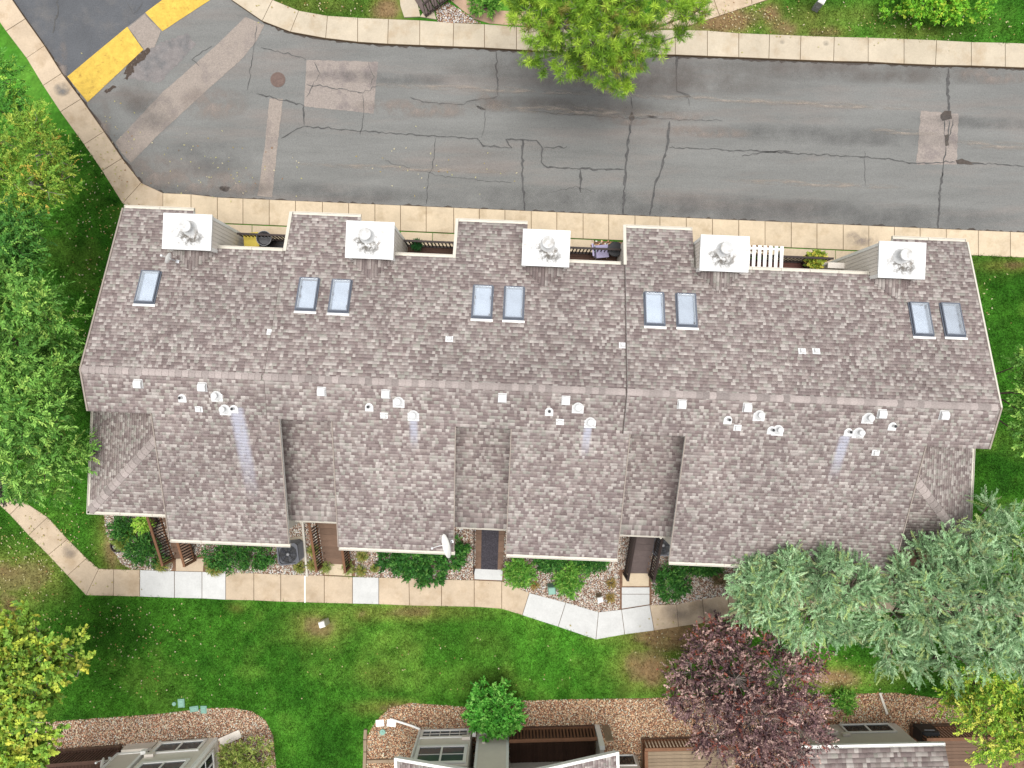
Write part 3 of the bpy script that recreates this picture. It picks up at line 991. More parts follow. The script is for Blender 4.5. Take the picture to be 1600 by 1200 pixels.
W_E, E_E = -13.3, 14.95
SECS = [(W_E, SEAM1), (SEAM1, SEAM2), (SEAM2, E_E)]
WINGS = [(-13.3, -10.95, 0), (-7.62, -5.3, 1), (-2.05, .3, 1), (3.55, 5.8, 2), (12.5, 14.95, 2)]
UNITS = [(-11.3, -7.3, 0), (-5.58, -1.73, 1), (.05, 3.75, 1), (5.5, 12.97, 2)]
POCKETS = [(-7.3, -5.58, 1), (-1.73, .05, 1), (3.75, 5.5, 2)]
W_WING, W_REC, W_PK, W_SOUTH, W_LOW = 5.36, 4.05, -1.40, -5.70, -5.01
LOWZ = 3.78


SKY_PX = [(232, 449), (481, 460), (532, 463), (754, 472), (803, 474), (1022, 483), (1072, 485), (1438, 499), (1487, 500)]
SKY_AT = [on_roof(*p) for p in SKY_PX]
SK_HW, SK_HL, SK_T = .268, .53, .055
HOLES = [(u - SK_HW - .02, u + SK_HW + .02, w - (SK_HL + .02) * CA, w + (SK_HL + .02) * CA) for u, w, z in SKY_AT]


def roof_slab_holes(u0, u1, w0, w1, zf, holes, th=.15, cut=.012):
    mb = MB()
    us = sorted([u0, u1] + [h[0] for h in holes] + [h[1] for h in holes])
    for a, b in zip(us[:-1], us[1:]):
        hit = [h for h in holes if abs(h[0] - a) < 1e-6 and abs(h[1] - b) < 1e-6]
        spans = [(w0, w1)] if not hit else [(w0, hit[0][2]), (hit[0][3], w1)]
        for c, d in spans:
            lo = [(a, c, zf(c) - th), (b, c, zf(c) - th), (b, d, zf(d) - th), (a, d, zf(d) - th)]
            mb.hexa(lo, [(p, q, r_ + th - cut) for p, q, r_ in lo])
    return mb.build('roof', M['white'], HOUSE)


def roof_slab(u0, u1, w0, w1, zf, th=.16, mat='white', name='roof', parent=HOUSE, cut=0.012):
    """sloped slab under the shingles; zf(w) top height"""
    lo = [(u0, w0, zf(w0) - th), (u1, w0, zf(w0) - th), (u1, w1, zf(w1) - th), (u0, w1, zf(w1) - th)]
    hi = [(u0, w0, zf(w0) - cut), (u1, w0, zf(w0) - cut), (u1, w1, zf(w1) - cut), (u0, w1, zf(w1) - cut)]
    return MB().hexa(lo, hi).build(name, M[mat], parent)


roof_parts = []
for k, (u0, u1) in enumerate(SECS):
    zo = ZO[k]
    zf = lambda w, zo=zo: RZ + zo - TAN * abs(w - RW)
    # street side
    rf = roof_slab_holes(u0, u1, RW, W_REC, zf, [h for h in HOLES if u0 < h[0] < u1])
    rf['label'] = 'shingled roof slope towards the street'
    sh = Shingles()
    wings = [(a, b) for a, b, q in WINGS if q == k]
    smax = (W_WING - RW) / CA

    def iv(s, u0=u0, u1=u1, wings=wings):
        w = W_WING - s * CA
        return wings if w > W_REC + .02 else [(u0, u1)]
    # wings rows then main rows are separate calls so intervals keep the same count
    s_rec = (W_WING - W_REC) / CA
    z_e = zf(W_WING)
    sh.plane((0, W_WING, z_e), (1, 0, 0), (0, -CA, SA), lambda s, wings=wings: wings, s_rec)
    sh.plane((0, W_REC, zf(W_REC)), (1, 0, 0), (0, -CA, SA), lambda s, u0=u0, u1=u1: [(u0, u1)], (W_REC - RW) / CA, holes=HOLES)
    for a, b in wings:
        roof_slab(a, b, W_REC, W_WING, zf, name='wing_roof')
    sh.build('shingles', rf)
    # garden side
    rs = roof_slab(u0, u1, W_PK, RW, zf)
    rs['label'] = 'shingled roof slope towards the garden'
    sh = Shingles()
    units = [(a, b) for a, b, q in UNITS if q == k]
    sh.plane((0, W_SOUTH, zf(W_SOUTH)), (1, 0, 0), (0, CA, SA), lambda s, units=units: units, (W_PK - W_SOUTH) / CA)
    sh.plane((0, W_PK, zf(W_PK)), (1, 0, 0), (0, CA, SA), lambda s, u0=u0, u1=u1: [(u0, u1)], (RW - W_PK) / CA)
    for a, b in units:
        roof_slab(a, b, W_SOUTH, W_PK, zf, name='unit_roof')
    sh.build('shingles', rs)
    roof_parts.append((rf, rs))
    # ridge caps, one by one
    step = .205
    hw = .105
    me = MB().add([(-.02, -hw, -hw * TAN + .012), (-.02, 0, .03), (-.02, hw, -hw * TAN + .012), (.24, -hw, -hw * TAN + .03), (.24, 0, .048), (.24, hw, -hw * TAN + .03),
                   (.24, -hw, -hw * TAN), (.24, hw, -hw * TAN)],
                  [(0, 3, 4, 1), (1, 4, 5, 2), (3, 6, 4), (4, 7, 5), (6, 7, 4)]).mesh('ridge_shingle', M['cap'])
    x = u0
    while x < u1 - .2:
        place('ridge_shingle', me, rs, (x, RW, RZ + zo + .008))
        x += step

# low roofs over the entries
for (u0, u1, q) in POCKETS:
    zo = ZO[q]
    zf = lambda w, zo=zo: LOWZ + zo + TAN * (w - W_LOW)
    rl = roof_slab(u0 - .19, u1 + .19, W_LOW, -1.2, zf, name='entry_roof')
    rl['label'] = 'low shingled roof over an entry'
    Shingles().plane((0, W_LOW, zf(W_LOW)), (1, 0, 0), (0, CA, SA), lambda s, u0=u0, u1=u1: [(u0 - .19, u1 + .19)], (-1.2 - W_LOW) / CA,
                     expo=lambda s: .20 if s < .6 else .108, wmin=.075, wmax=.15).build('shingles', rl)
# the two hipped low roofs at the ends
for side, (eave, inner, zo) in {-1: (-14.45, -11.3, 0.0), 1: (15.91, 12.97, .2)}.items():
    Lh = abs(inner - eave)
    z_e = LOWZ + zo
    wtop = -1.0
    # slab: two planes meeting at the hip
    hipw = W_LOW + Lh
    P = lambda u, w: (u, w, z_e + TAN * min(abs(u - eave), w - W_LOW) - .012)
    top = [P(eave, W_LOW), P(inner, W_LOW), P(inner, hipw), P(inner, wtop), P(eave, wtop)]
    mb = MB()
    lo = [(a, b, c - .15) for a, b, c in top]
    mb.v = [tuple(t) for t in top + lo]
    mb.f = [(0, 1, 2), (0, 2, 3, 4), (5, 7, 6), (5, 9, 8, 7), (0, 5, 6, 1), (0, 4, 9, 5), (4, 3, 8, 9), (3, 2, 7, 8), (2, 1, 6, 7)]
    if side > 0:
        mb.f = [f[::-1] for f in mb.f]
    hr = mb.build('hip_roof', M['white'], HOUSE)
    hr['label'] = 'low hipped roof at the west end' if side < 0 else 'low hipped roof at the east end'
    sh = Shingles()
    smax = Lh / CA
    # south face: at slope s the hip cuts u
    if side < 0:
        sh.plane((0, W_LOW, z_e), (1, 0, 0), (0, CA, SA), lambda s: [(eave + s * CA, inner)], smax)
        sh.plane((eave, 0, z_e), (0, 1, 0), (CA, 0, SA), lambda s: [(W_LOW + s * CA, wtop)], smax)
    else:
        sh.plane((0, W_LOW, z_e), (1, 0, 0), (0, CA, SA), lambda s: [(inner, eave - s * CA)], smax)
        sh.plane((eave, 0, z_e), (0, 1, 0), (-CA, 0, SA), lambda s: [(W_LOW + s * CA, wtop)], smax)
    sh.build('shingles', hr)
    hw = .15
    me = MB().add([(-.02, -hw, -.028), (-.02, 0, .022), (-.02, hw, -.028), (.27, -hw, -.010), (.27, 0, .040), (.27, hw, -.010), (.27, -hw, -.03), (.27, hw, -.03)],
                  [(0, 3, 4, 1), (1, 4, 5, 2), (3, 6, 4), (4, 7, 5), (6, 7, 4)]).mesh('hip_shingle', M['cap'])
    d = np.array((-side * 1.0, 1.0, TAN))
    n = int(Lh * math.sqrt(2 + TAN ** 2) / .23)
    for i in range(n):
        t = Lh * i / n
        yaw = math.atan2(1.0, -side)
        place('hip_shingle', me, hr, (eave - side * t, W_LOW + t, z_e + TAN * t + .012), (0, -math.atan(TAN / math.sqrt(2)), yaw))


for us, zo in ((SEAM1, ZO[0]), (SEAM2, ZO[1])):  # dark bars paint the shadow line along each roof step
    for wa, wb in ((RW, W_REC), (W_PK, RW)):
        MB().bar((us - .018, wa, zroof(us, wa, zo) + .035), (us - .018, wb, zroof(us, wb, zo) + .035), .03, .05).build('step_shadow_strip', M['roofdeck'], HOUSE)


# gutters: open troughs
def gutter(p, q, out, parent=HOUSE, name='gutter', w=.12, h=.11, mat='cream'):
    p, q, out = np.array(p, float), np.array(q, float), np.array(out, float)
    up = np.array((0, 0, 1.0))
    t = .016
    mb = MB()
    mb.bar(p + out * (w - t / 2), q + out * (w - t / 2), t, h, up)
    mb.bar(p + out * (t / 2), q + out * (t / 2), t, h, up)
    mb.bar(p + out * w / 2 + up * (h / 2 - .045), q + out * w / 2 + up * (h / 2 - .045), w - 2 * t - .001, t, up)
    d = (q - p) / np.linalg.norm(q - p)
    for e in (p + d * .006, q - d * .006):
        mb.bar(e + out * t, e + out * (w - t), .012, h - .004, up)
    n = int(np.linalg.norm(q - p) / .9)
    for i in range(1, n):
        e = p + (q - p) * i / n
        mb.bar(e + out * t + up * .04, e + out * (w - t) + up * .04, .03, .01, up)
    return mb.build(name, M[mat], parent)


for (u0, u1, q) in WINGS:
    z = RZ + ZO[q] - TAN * (W_WING - RW) - .07
    gutter((u0, W_WING + .002, z), (u1, W_WING + .002, z), (0, 1, 0))
for (u0, u1, q) in [(-10.95, -7.70, 0), (-5.3, -2.05, 1), (.3, 3.46, 1), (5.8, 12.5, 2)]:
    z = RZ + ZO[q] - TAN * (W_REC - RW) - .07
    gutter((u0 + .05, W_REC + .002, z), (u1 - .05, W_REC + .002, z), (0, 1, 0))
for (u0, u1, q) in UNITS:
    z = RZ + ZO[q] + TAN * (W_SOUTH - RW) - .07
    gutter((u0, W_SOUTH - .002, z), (u1 + .05, W_SOUTH - .002, z), (0, -1, 0))
for (u0, u1, q) in POCKETS:
    z = LOWZ + ZO[q] - .05
    gutter((u0 + .02, W_LOW - .002, z), (u1 - .02, W_LOW - .002, z), (0, -1, 0), w=.06, h=.09)
gutter((-14.56, W_LOW - .002, LOWZ - .07), (-11.2, W_LOW - .002, LOWZ - .07), (0, -1, 0))
gutter((-14.452, W_LOW - .1, LOWZ - .07), (-14.452, -1.0, LOWZ - .07), (-1, 0, 0))
gutter((12.98, W_LOW - .002, LOWZ + .13), (16.02, W_LOW - .002, LOWZ + .13), (0, -1, 0))
gutter((15.912, W_LOW - .1, LOWZ + .13), (15.912, -1.0, LOWZ + .13), (1, 0, 0))


# rake trims (pale metal edging along gable edges)
def rake(u, w0, w1, zo, wd=.05, name='rake_trim', mat='cream'):
    z0, z1 = zroof(u, w0, zo) + .022, zroof(u, w1, zo) + .022
    return MB().bar((u, w0, z0), (u, w1, z1), wd, .04).build(name, M[mat], HOUSE)


for (u0, u1, q) in WINGS[1:4]:
    rake(u0 - .02, W_REC, W_WING + .10, ZO[q], .10)
rake(WINGS[0][0] - .02, RW, W_WING, 0, .05, mat='raketrim'); rake(WINGS[0][0] - .02, W_PK, RW, 0, .05, mat='raketrim')
rake(WINGS[4][1] + .02, RW, W_WING, .2, .05); rake(WINGS[4][1] + .02, W_PK, RW, .2, .05, mat='raketrim')
for (u0, u1, q) in UNITS:
    for uu, sgn in ((u0, -1), (u1, 1)):
        rake(uu + sgn * .015, W_SOUTH, W_PK, ZO[q], .03, mat='raketrim')

# walls
def wall(name, u0, u1, prof, mat='siding'):
    """profile (w,z) extruded from u0 to u1"""
    area = sum(prof[i][0] * prof[(i + 1) % len(prof)][1] - prof[(i + 1) % len(prof)][0] * prof[i][1] for i in range(len(prof)))
    if area > 0: prof = prof[::-1]
    return MB().hexa([(u1, w, z) for w, z in prof][::-1], [(u0, w, z) for w, z in prof][::-1]).build(name, M[mat], HOUSE)


for k, (u0, u1) in enumerate(SECS):
    zf = lambda w, zo=ZO[k]: RZ + zo - TAN * abs(w - RW) - .165
    a = u0 + (.32 if k == 0 else -.02)
    b = u1 - (.32 if k == 2 else 0)
    wall('wall', a, b, [(3.70, -.1), (3.70, zf(3.70)), (RW, zf(RW)), (-1.32, zf(-1.32)), (-1.32, -.1)])
for (u0, u1, q) in WINGS:
    zf = lambda w, zo=ZO[q]: RZ + zo - TAN * abs(w - RW) - .165
    wall('wing_wall', u0 + (.34 if q == 0 else .06), u1 - (.34 if u1 > 14 else .12), [(3.70, -.1), (3.70, zf(3.70)), (5.05, zf(5.05)), (5.05, -.1)])
for (u0, u1, q) in UNITS:
    zf = lambda w, zo=ZO[q]: RZ + zo - TAN * abs(w - RW) - .165
    wall('unit_wall', u0 + .20, u1 - .20, [(-1.32, -.1), (-1.32, zf(-1.32)), (-5.35, zf(-5.35)), (-5.35, -.1)])
for (u0, u1, q) in POCKETS:
    zf = lambda w, zo=ZO[q]: LOWZ + zo + TAN * (w - W_LOW) - .17
    w_ = wall('entry_wall', u0 - .25, u1 + .25, [(-1.32, -.1), (-1.32, zf(-1.32)), (-3.3, zf(-3.3)), (-3.3, -.1)])
    um = (u0 + u1) / 2
    d = MB().box(um - .46, um + .46, -3.36, -3.301, 1.15, 3.2).build('door', M['white'], HOUSE)
    MB().box(um - .38, um + .38, -3.385, -3.362, 1.25, 2.1).build('door_panel', M['taupe'], d)
    MB().tube([(um + .36, -3.44, 2.15), (um + .36, -3.362, 2.15)], .03, 8).build('handle', M['galv'], d)
wall('hip_wall', -13.9, -11.2, [(-1.32, -.1), (-1.32, 3.6), (-4.6, 3.6), (-4.6, -.1)])
wall('hip_wall', 12.9, 15.35, [(-1.32, -.1), (-1.32, 3.8), (-4.6, 3.8), (-4.6, -.1)])


# chimneys
def chimney(u0, u1, w0, w1, zt, zb, flue_t):
    ch = MB().box(u0 + .04, u1 - .04, w0 + .04, w1 - .04, zb, zt - .06).build('chimney', M['siding'], HOUSE)
    ch['label'] = 'boxed chimney clad in tan boards with white corner trim and white metal cap'
    # vertical boards on every face
    n = max(3, int(round((w1 - w0 - .2) / .125)))
    bs = MB()
    st = (w1 - w0 - .2) / n
    for i in range(n):
        y = w0 + .1 + i * st
        bs.box(u0 + .024, u0 + .038, y + .006, y + st - .006, zb, zt - .07)
        bs.box(u1 - .038, u1 - .024, y + .006, y + st - .006, zb, zt - .07)
    n = int(round((u1 - u0 - .2) / .125))
    st = (u1 - u0 - .2) / n
    for i in range(n):
        x = u0 + .1 + i * st
        bs.box(x + .006, x + st - .006, w0 + .024, w0 + .038, zb, zt - .07)
        bs.box(x + .006, x + st - .006, w1 - .038, w1 - .024, zb, zt - .07)
    props(bs.build('siding_boards', M['siding'], ch), kind='stuff')
    for (x, y) in ((u0, w0), (u1, w0), (u0, w1), (u1, w1)):
        sx, sy = (1 if x == u0 else -1), (1 if y == w0 else -1)
        mb = MB()
        mb.prism([(x, y), (x + sx * .10, y), (x + sx * .10, y + sy * .022), (x + sx * .022, y + sy * .022), (x + sx * .022, y + sy * .10), (x, y + sy * .10)], zb, zt - .055)
        mb.build('corner_board', M['white'], ch)
    # domed metal cap with folded rim
    ov = .035
    cp = MB()
    cu, cw = (u0 + u1) / 2, (w0 + w1) / 2
    a = [(u0 - ov, w0 - ov), (u1 + ov, w0 - ov), (u1 + ov, w1 + ov), (u0 - ov, w1 + ov)]
    b = [(cu + (x - cu) * .35, cw + (y - cw) * .35) for x, y in a]
    cp.v = [(x, y, zt - .07) for x, y in a] + [(x, y, zt) for x, y in a] + [(x, y, zt + .012) for x, y in b]
    cp.f = [(0, 1, 5, 4), (1, 2, 6, 5), (2, 3, 7, 6), (3, 0, 4, 7), (4, 5, 9, 8), (5, 6, 10, 9), (6, 7, 11, 10), (7, 4, 8, 11), (8, 9, 10, 11), (3, 2, 1, 0)]
    cap = cp.build('cap', M['whitemetal'], ch)
    fx, fy = u0 + (u1 - u0) * flue_t, w0 + (w1 - w0) * .60
    MB().lathe([(.24, .0), (.24, .02), (.14, .10), (.14, .34), (.20, .34), (.20, .37), (.19, .39), (.06, .42)], 20, (fx, fy, zt + .006)).build('flue', M['fluemetal'], ch, smooth=False)
    g = soft_patch(800, 600, 20, 13, 'st_grime', parent=ch, z=0, rot=random.uniform(-15, 15))
    g.name = 'grime'
    g.location = (fx + random.uniform(-.1, .1), fy - .30, zt + .0145)
    g2 = soft_patch(800, 600, 26, 20, 'st_rust', parent=ch, z=0, rot=0)
    g2.name = 'grime'
    g2.location = ((u0 + u1) / 2, (w0 + w1) / 2 - .05, zt + .0165)
    # cricket: little shingled saddle behind the chimney
    zo = ZO[sec((u0 + u1) / 2)]
    zb_ = zroof(0, w0, zo)
    hgt = .26
    run = hgt / TAN
    hw = (u1 - u0) / 2 + .05
    um = (u0 + u1) / 2
    ck = MB().add([(um - hw, w0, zb_ - .02), (um + hw, w0, zb_ - .02), (um, w0, zb_ + hgt - .01), (um, w0 - run, zb_ + hgt - .02)], [(0, 2, 3), (2, 1, 3), (0, 1, 2)]).build('cricket', M['roofdeck'], ch)
    for sg in (-1, 1):
        slope = math.hypot(hw, hgt)
        sh = Shingles()
        sh.plane((um + sg * hw, w0, zb_), (0, -1, 0), (-sg * hw / slope, 0, hgt / slope), lambda s: [(0.0, max(.001, run * s / slope))], slope, expo=.10, wmin=.12, wmax=.34, dark=.88)
        o = sh.build('cricket_shingles', ch)
    return ch


for (x0, y0, x1, y1, ft, q) in [(257, 334, 330, 388, .56, 0), (543, 346, 615, 402, .44, 1), (819, 359, 890, 414, .53, 1), (1097, 368, 1170, 422, .47, 2), (1376, 378, 1446, 433, .45, 2)]:
    zt = 5.64 + ZO[q]
    c0 = LOC(x0, y0, zt); c1 = LOC(x1, y0, zt); c2 = LOC(x0, y1, zt)
    chimney(c0[0], c1[0], (c2[1]) + .02, c0[1], zt, -.1, ft)


# skylights
def skylight(px, py):
    u, w, z = on_roof(px, py)
    hw, hl = SK_HW, SK_HL
    rot = (-ALPHA, 0, 0)        # local y runs up-street (downhill)
    t = .036
    fr = MB()
    for (x0, x1, y0, y1) in [(-hw - t, -hw, -hl - t, hl + t), (hw, hw + t, -hl - t, hl + t), (-hw + .0005, hw - .0005, -hl - t, -hl), (-hw + .0005, hw - .0005, hl, hl + t)]:
        fr.box(x0, x1, y0, y1, -.14, .11)
    rt = roof_parts[sec(u)][0]
    o = place('skylight', fr.mesh('skylight', M['frame']), HOUSE, (u, w, z), rot)
    lin_ = MB()
    for (x0, x1, y0, y1) in [(-hw + .001, -hw + .012, -hl + .001, hl - .001), (hw - .012, hw - .001, -hl + .001, hl - .001), (-hw + .0125, hw - .0125, -hl + .001, -hl + .012), (-hw + .0125, hw - .0125, hl - .012, hl - .001)]:
        lin_.box(x0, x1, y0, y1, -.14, .09)
    place('reveal', lin_.mesh('reveal', M['shaft']), o)
    place('shade', MB().box(-hw + .013, hw - .013, -hl + .013, hl - .013, -.145, -.05).mesh('shade', M['shade']), o)
    place('pane', MB().box(-hw + .002, hw - .002, -hl + .002, hl - .002, .092, .100).mesh('pane', M['glass']), o)
    fl = MB().box(-hw - t - .03, hw + t + .03, -hl - t - .05, -hl - t - .003, .015, .035)
    fl.box(-hw - t - .035, -hw - t - .002, -hl - t - .003, hl + t, .02, .05)
    fl.box(hw + t + .002, hw + t + .035, -hl - t - .003, hl + t, .02, .05)
    place('flashing', fl.mesh('flashing', M['frame']), o)
    place('curb_flashing', MB().box(-hw - t - .04, hw + t + .06, -hl - t - .125, -hl - t - .053, .02, .045).mesh('curb_flashing', M['white']), o)


for p in SKY_PX:
    skylight(*p)


# roof vents
def rot_on(w): return (ALPHA, 0, 0) if w < RW else (-ALPHA, 0, 0)


def box_vent(px, py):
    u, w, z = on_roof(px, py)
    mb = MB()
    prof = [(-.15, .02), (-.15, .12), (-.11, .17), (.06, .17), (.14, .10), (.15, .02)]
    mb.hexa([(.135, y, zz) for y, zz in prof], [(-.135, y, zz) for y, zz in prof])
    mb.box(-.155, .155, -.19, .17, .012, .022)
    o = place('roof_vent', mb.mesh('roof_vent', M['whitemetal']), HOUSE, (u, w, z), rot_on(w), (.86, .86, .9))


def pipe_vent(px, py, r=.055, hgt=.22, dark=True):
    u, w, z = on_roof(px, py)
    rt = rot_on(w)
    fl = MB().box(-.15, .15, -.16, .06, .012, .022)
    fl.lathe([(.145, .012), (.145, .024), (.10, .05), (.0, .05)], 16, (0, .02, 0))
    o = place('pipe_vent', fl.mesh('pipe_vent', M['whitemetal']), HOUSE, (u, w, z), rt, (.85, .85, 1))
    mb = MB()
    n = 12
    mb.tube([(0, .02, -.03), (0, .02 + hgt * SA * (1 if w < RW else -1) * 0, hgt)], r, n, cap=False)
    pp_ = place('pipe', mb.mesh('pipe', M['whitemetal'], True), o, (0, 0, 0), (-rt[0], 0, 0))
    place('pipe_opening', MB().tube([(0, .02, hgt - .06), (0, .02, hgt - .02)], r * .93, n).mesh('pipe_opening', M['black']), o, (0, 0, 0), (-rt[0], 0, 0))


def flue_vent(px, py, r=.12, hgt=.30):
    u, w, z = on_roof(px, py)
    rt = rot_on(w)
    fl = MB().box(-.22, .22, -.22, .10, .012, .022)
    fl.lathe([(.20, .0), (.20, .024), (r * .9, .10), (.0, .10)], 18, (0, .02, 0))
    o = place('flue_vent', fl.mesh('flue_vent', M['whitemetal']), HOUSE, (u, w, z), rt, (.82, .82, .9))
    place('flue_pipe', MB().lathe([(r * .72, -.05), (r * .72, hgt - .09), (r, hgt - .09), (r, hgt - .02), (r * .85, hgt), (r * .3, hgt + .03)], 18, (0, .02, 0)).mesh('flue_pipe', M['whitemetal']), o, (0, 0, 0), (-rt[0], 0, 0))


def hood_vent(px, py):
    u, w, z = on_roof(px, py)
    sg = -1 if w < RW else 1
    mb = MB()
    mb.box(-.12, .12, -.10, .10, .012, .02)
    mb.hexa([(-.075, -.07, .02), (.075, -.07, .02), (.075, .07, .02), (-.075, .07, .02)], [(-.055, -.05, .10), (.055, -.05, .10), (.065, .06, .08), (-.065, .06, .08)])
    place('hood_vent', mb.mesh('hood_vent', M['whitemetal']), HOUSE, (u, w, z), rot_on(w))


for p in [(217, 599), (317, 604), (503, 611), (603, 615), (785, 621), (884, 625), (1065, 631), (1167, 636), (1377, 646), (1474, 648)]: box_vent(*p)
for p in [(285, 622), (577, 636), (858, 643), (1137, 656), (1394, 666), (366, 639), (1205, 672), (1325, 675)]: pipe_vent(*p)
for p in [(339, 619), (623, 628), (903, 637), (1186, 649), (1356, 653), (646, 649), (922, 660)]: flue_vent(*p)
for p in [(352, 640, .11, .34), (1215, 672, .11, .34), (1341, 676, .11, .34)]: flue_vent(*p)
for p in [(311, 639), (600, 649), (875, 659), (1152, 668), (1368, 707), (423, 519), (702, 530), (973, 540), (1253, 549), (1275, 549)]: hood_vent(*p)


# balconies in the recesses on the street side
def picket_mesh(h, w=.035, mat='railmetal', name='picket'):
    return MB().box(-w / 2, w / 2, -w / 2, w / 2, 0, h).mesh(name, M[mat])


PK_BAL = picket_mesh(.86)
DZ = 2.75


def balcony(u0, u1, board_mat, w_out=4.88, dz=DZ, pitch=.125, rail_mat='railmetal'):
    b = MB().box(u0, u1, 3.702, w_out, dz - .22, dz - .035).build('balcony', M['brownwood'], HOUSE)
    n = int((w_out - 3.71) / .14)
    me = MB().box(0, u1 - u0 - .01, .005, .132, 0, .03).mesh('floor_board', M[board_mat])
    for i in range(n):
        place('floor_board', me, b, (u0 + .005, 3.71 + i * .14, dz - .033))
    k = int((u1 - u0) / pitch)
    for i in range(k + 1):
        place('picket', PK_BAL, b, (u0 + .03 + (u1 - u0 - .06) * i / k, w_out - .05, dz + .06))
    for z, hh, mt in ((dz + .04, .05, rail_mat), (dz + .945, .045, rail_mat)):
        MB().box(u0, u1, w_out - .085, w_out - .015, z - hh / 2, z + hh / 2).build('rail', M[mt], b)
    return b


balcony(-9.78, -7.56, 'black')
balcony(-3.98, -1.99, 'darkwood')
balcony(1.68, 3.60, 'darkwood')
b4 = balcony(7.44, 11.0, 'brick')
# low parapet wall closing the last balcony
MB().box(11.0, 11.62, 4.60, 4.72, DZ - .2, DZ + .55).box(10.96, 11.62, 4.56, 4.76, DZ + .552, DZ + .61).build('parapet', M['siding'], HOUSE)
# white slatted pergola over part of the last balcony
pg = MB().box(7.42, 9.12, 4.96, 5.04, DZ + 1.22, DZ + 1.32).box(7.42, 9.12, 4.05, 4.12, DZ + 1.22, DZ + 1.32)
pg.box(9.04, 9.12, 4.88, 4.96, DZ - .03, DZ + 1.215).build('pergola', M['white'], HOUSE)
pgo = bpy.data.objects['pergola']
slat = MB().box(-.055, .055, 0, 1.08, 0, .03).mesh('slat', M['white'])
for i in range(9):
    place('slat', slat, pgo, (7.52 + i * .19, 4.02, DZ + 1.325))


# ---------- entry steps on the garden side
def stairs(px0, px1, py_foot, n, w_top, tread_mat, rails, picket_mat='railmetal', run=.27, rise=.17, pick=None, rail_mat='railwood'):
    """open wooden stair climbing towards the house; foot at photo row py_foot"""
    a = LOC(px0, py_foot, .1); b = LOC(px1, py_foot, .1)
    u0, u1, wf = a[0], b[0], (a[1] + b[1]) / 2
    st = MB()
    zt = rise * n
    for uu in (u0 + .03, u1 - .07):
        st.hexa([(uu, wf, 0), (uu + .04, wf, 0), (uu + .04, wf + run * n, zt - .24), (uu, wf + run * n, zt - .24)][::1],
                [(uu, wf, rise - .045), (uu + .04, wf, rise - .045), (uu + .04, wf + run * n, zt + rise - .21), (uu, wf + run * n, zt + rise - .21)])
    s_ = st.build('steps', M['brownwood'], HOUSE)
    for i in range(n):
        MB().box(u0, u1, wf + i * run + .004, wf + (i + 1) * run - .036, rise * (i + 1) - .035, rise * (i + 1)).build('tread', M[tread_mat], s_, bevel=.005)
        MB().box(u0 + .08, u1 - .08, wf + i * run + .03, wf + i * run + .045, rise * i + .002, rise * (i + 1) - .037).build('riser', M[tread_mat], s_)
    lw = wf + run * n
    # landing
    MB().box(u0 - .1, u1 + .1, lw + .006, -3.37, zt - .10, zt).build('landing', M[tread_mat], s_)
    me = MB().box(-.022, .022, -.016, .016, 0, .84).mesh('picket', M[picket_mat])
    for side in rails:
        x = u0 - .04 if side < 0 else u1 + .04
        k = int(run * n / .12)
        for i in range(k):
            y = wf + .06 + i * .12
            place('picket', me, s_, (x, y, rise * (.6 + (y - wf) / run)))
        for off, hh, ww in ((.08, .06, .05), (.93, .045, .09)):
            MB().bar((x, wf - .05, rise * .6 + off - .02), (x, wf + run * n + .25, rise * (.6 + n + .25 / run) + off), ww, hh).build('handrail', M[rail_mat], s_)
        MB().box(x - .045, x + .045, wf - .10, wf - .02, 0, rise * .6 + .95).build('newel_post', M[rail_mat], s_)
    return s_, (u0, u1, wf)


stairs(273, 303, 872, 7, -3.3, 'brownwood', (-1, 1))
stairs(506, 546, 881, 7, -3.3, 'brownwood', (-1, 1))
s3, (ua, ub, wf3) = stairs(743, 786, 889, 7, -3.3, 'brownwood', ())
um = (ua + ub) / 2
for i in range(7):      # rubber runner lying on the treads
    MB().box(um - .33, um + .33, wf3 + i * .27 + .002, wf3 + (i + 1) * .27 - .002, .17 * (i + 1) + .002, .17 * (i + 1) + .012).build('rubber_runner', M['mat'], s3)
MB().tube([(ua - .03, wf3, 0), (ua - .03, wf3, .95), (ua - .03, wf3 + 1.9, 2.1)], .02, 8).build('handrail', M['railmetal'], s3)
stairs(977, 1013, 895, 7, -3.3, 'greywood', (-1, 1), rail_mat='railmetal')


# downspouts at the corners of the garden eaves
def downspout(u, w, z, sg):
    MB().tube([(u, w - .06, z), (u, w - .06, z - .15), (u, w + .30, z - .40), (u, w + .30, .25), (u + sg * .1, w - .1, .08)], .04, 6).build('downspout', M['cream'], HOUSE)


downspout(-7.15, W_LOW - .02, LOWZ - .05, 1)
downspout(-1.60, W_LOW - .02, LOWZ + .05, 1)
downspout(5.35, W_LOW - .02, LOWZ + .15, -1)


# ------------------------------------------------------------------ neighbouring houses along the lower edge
def house_root(name, px, py, deg, label):
    x, y = G(px, py)
    return empty(name, (x, y, 0), R(deg), label, 'house')


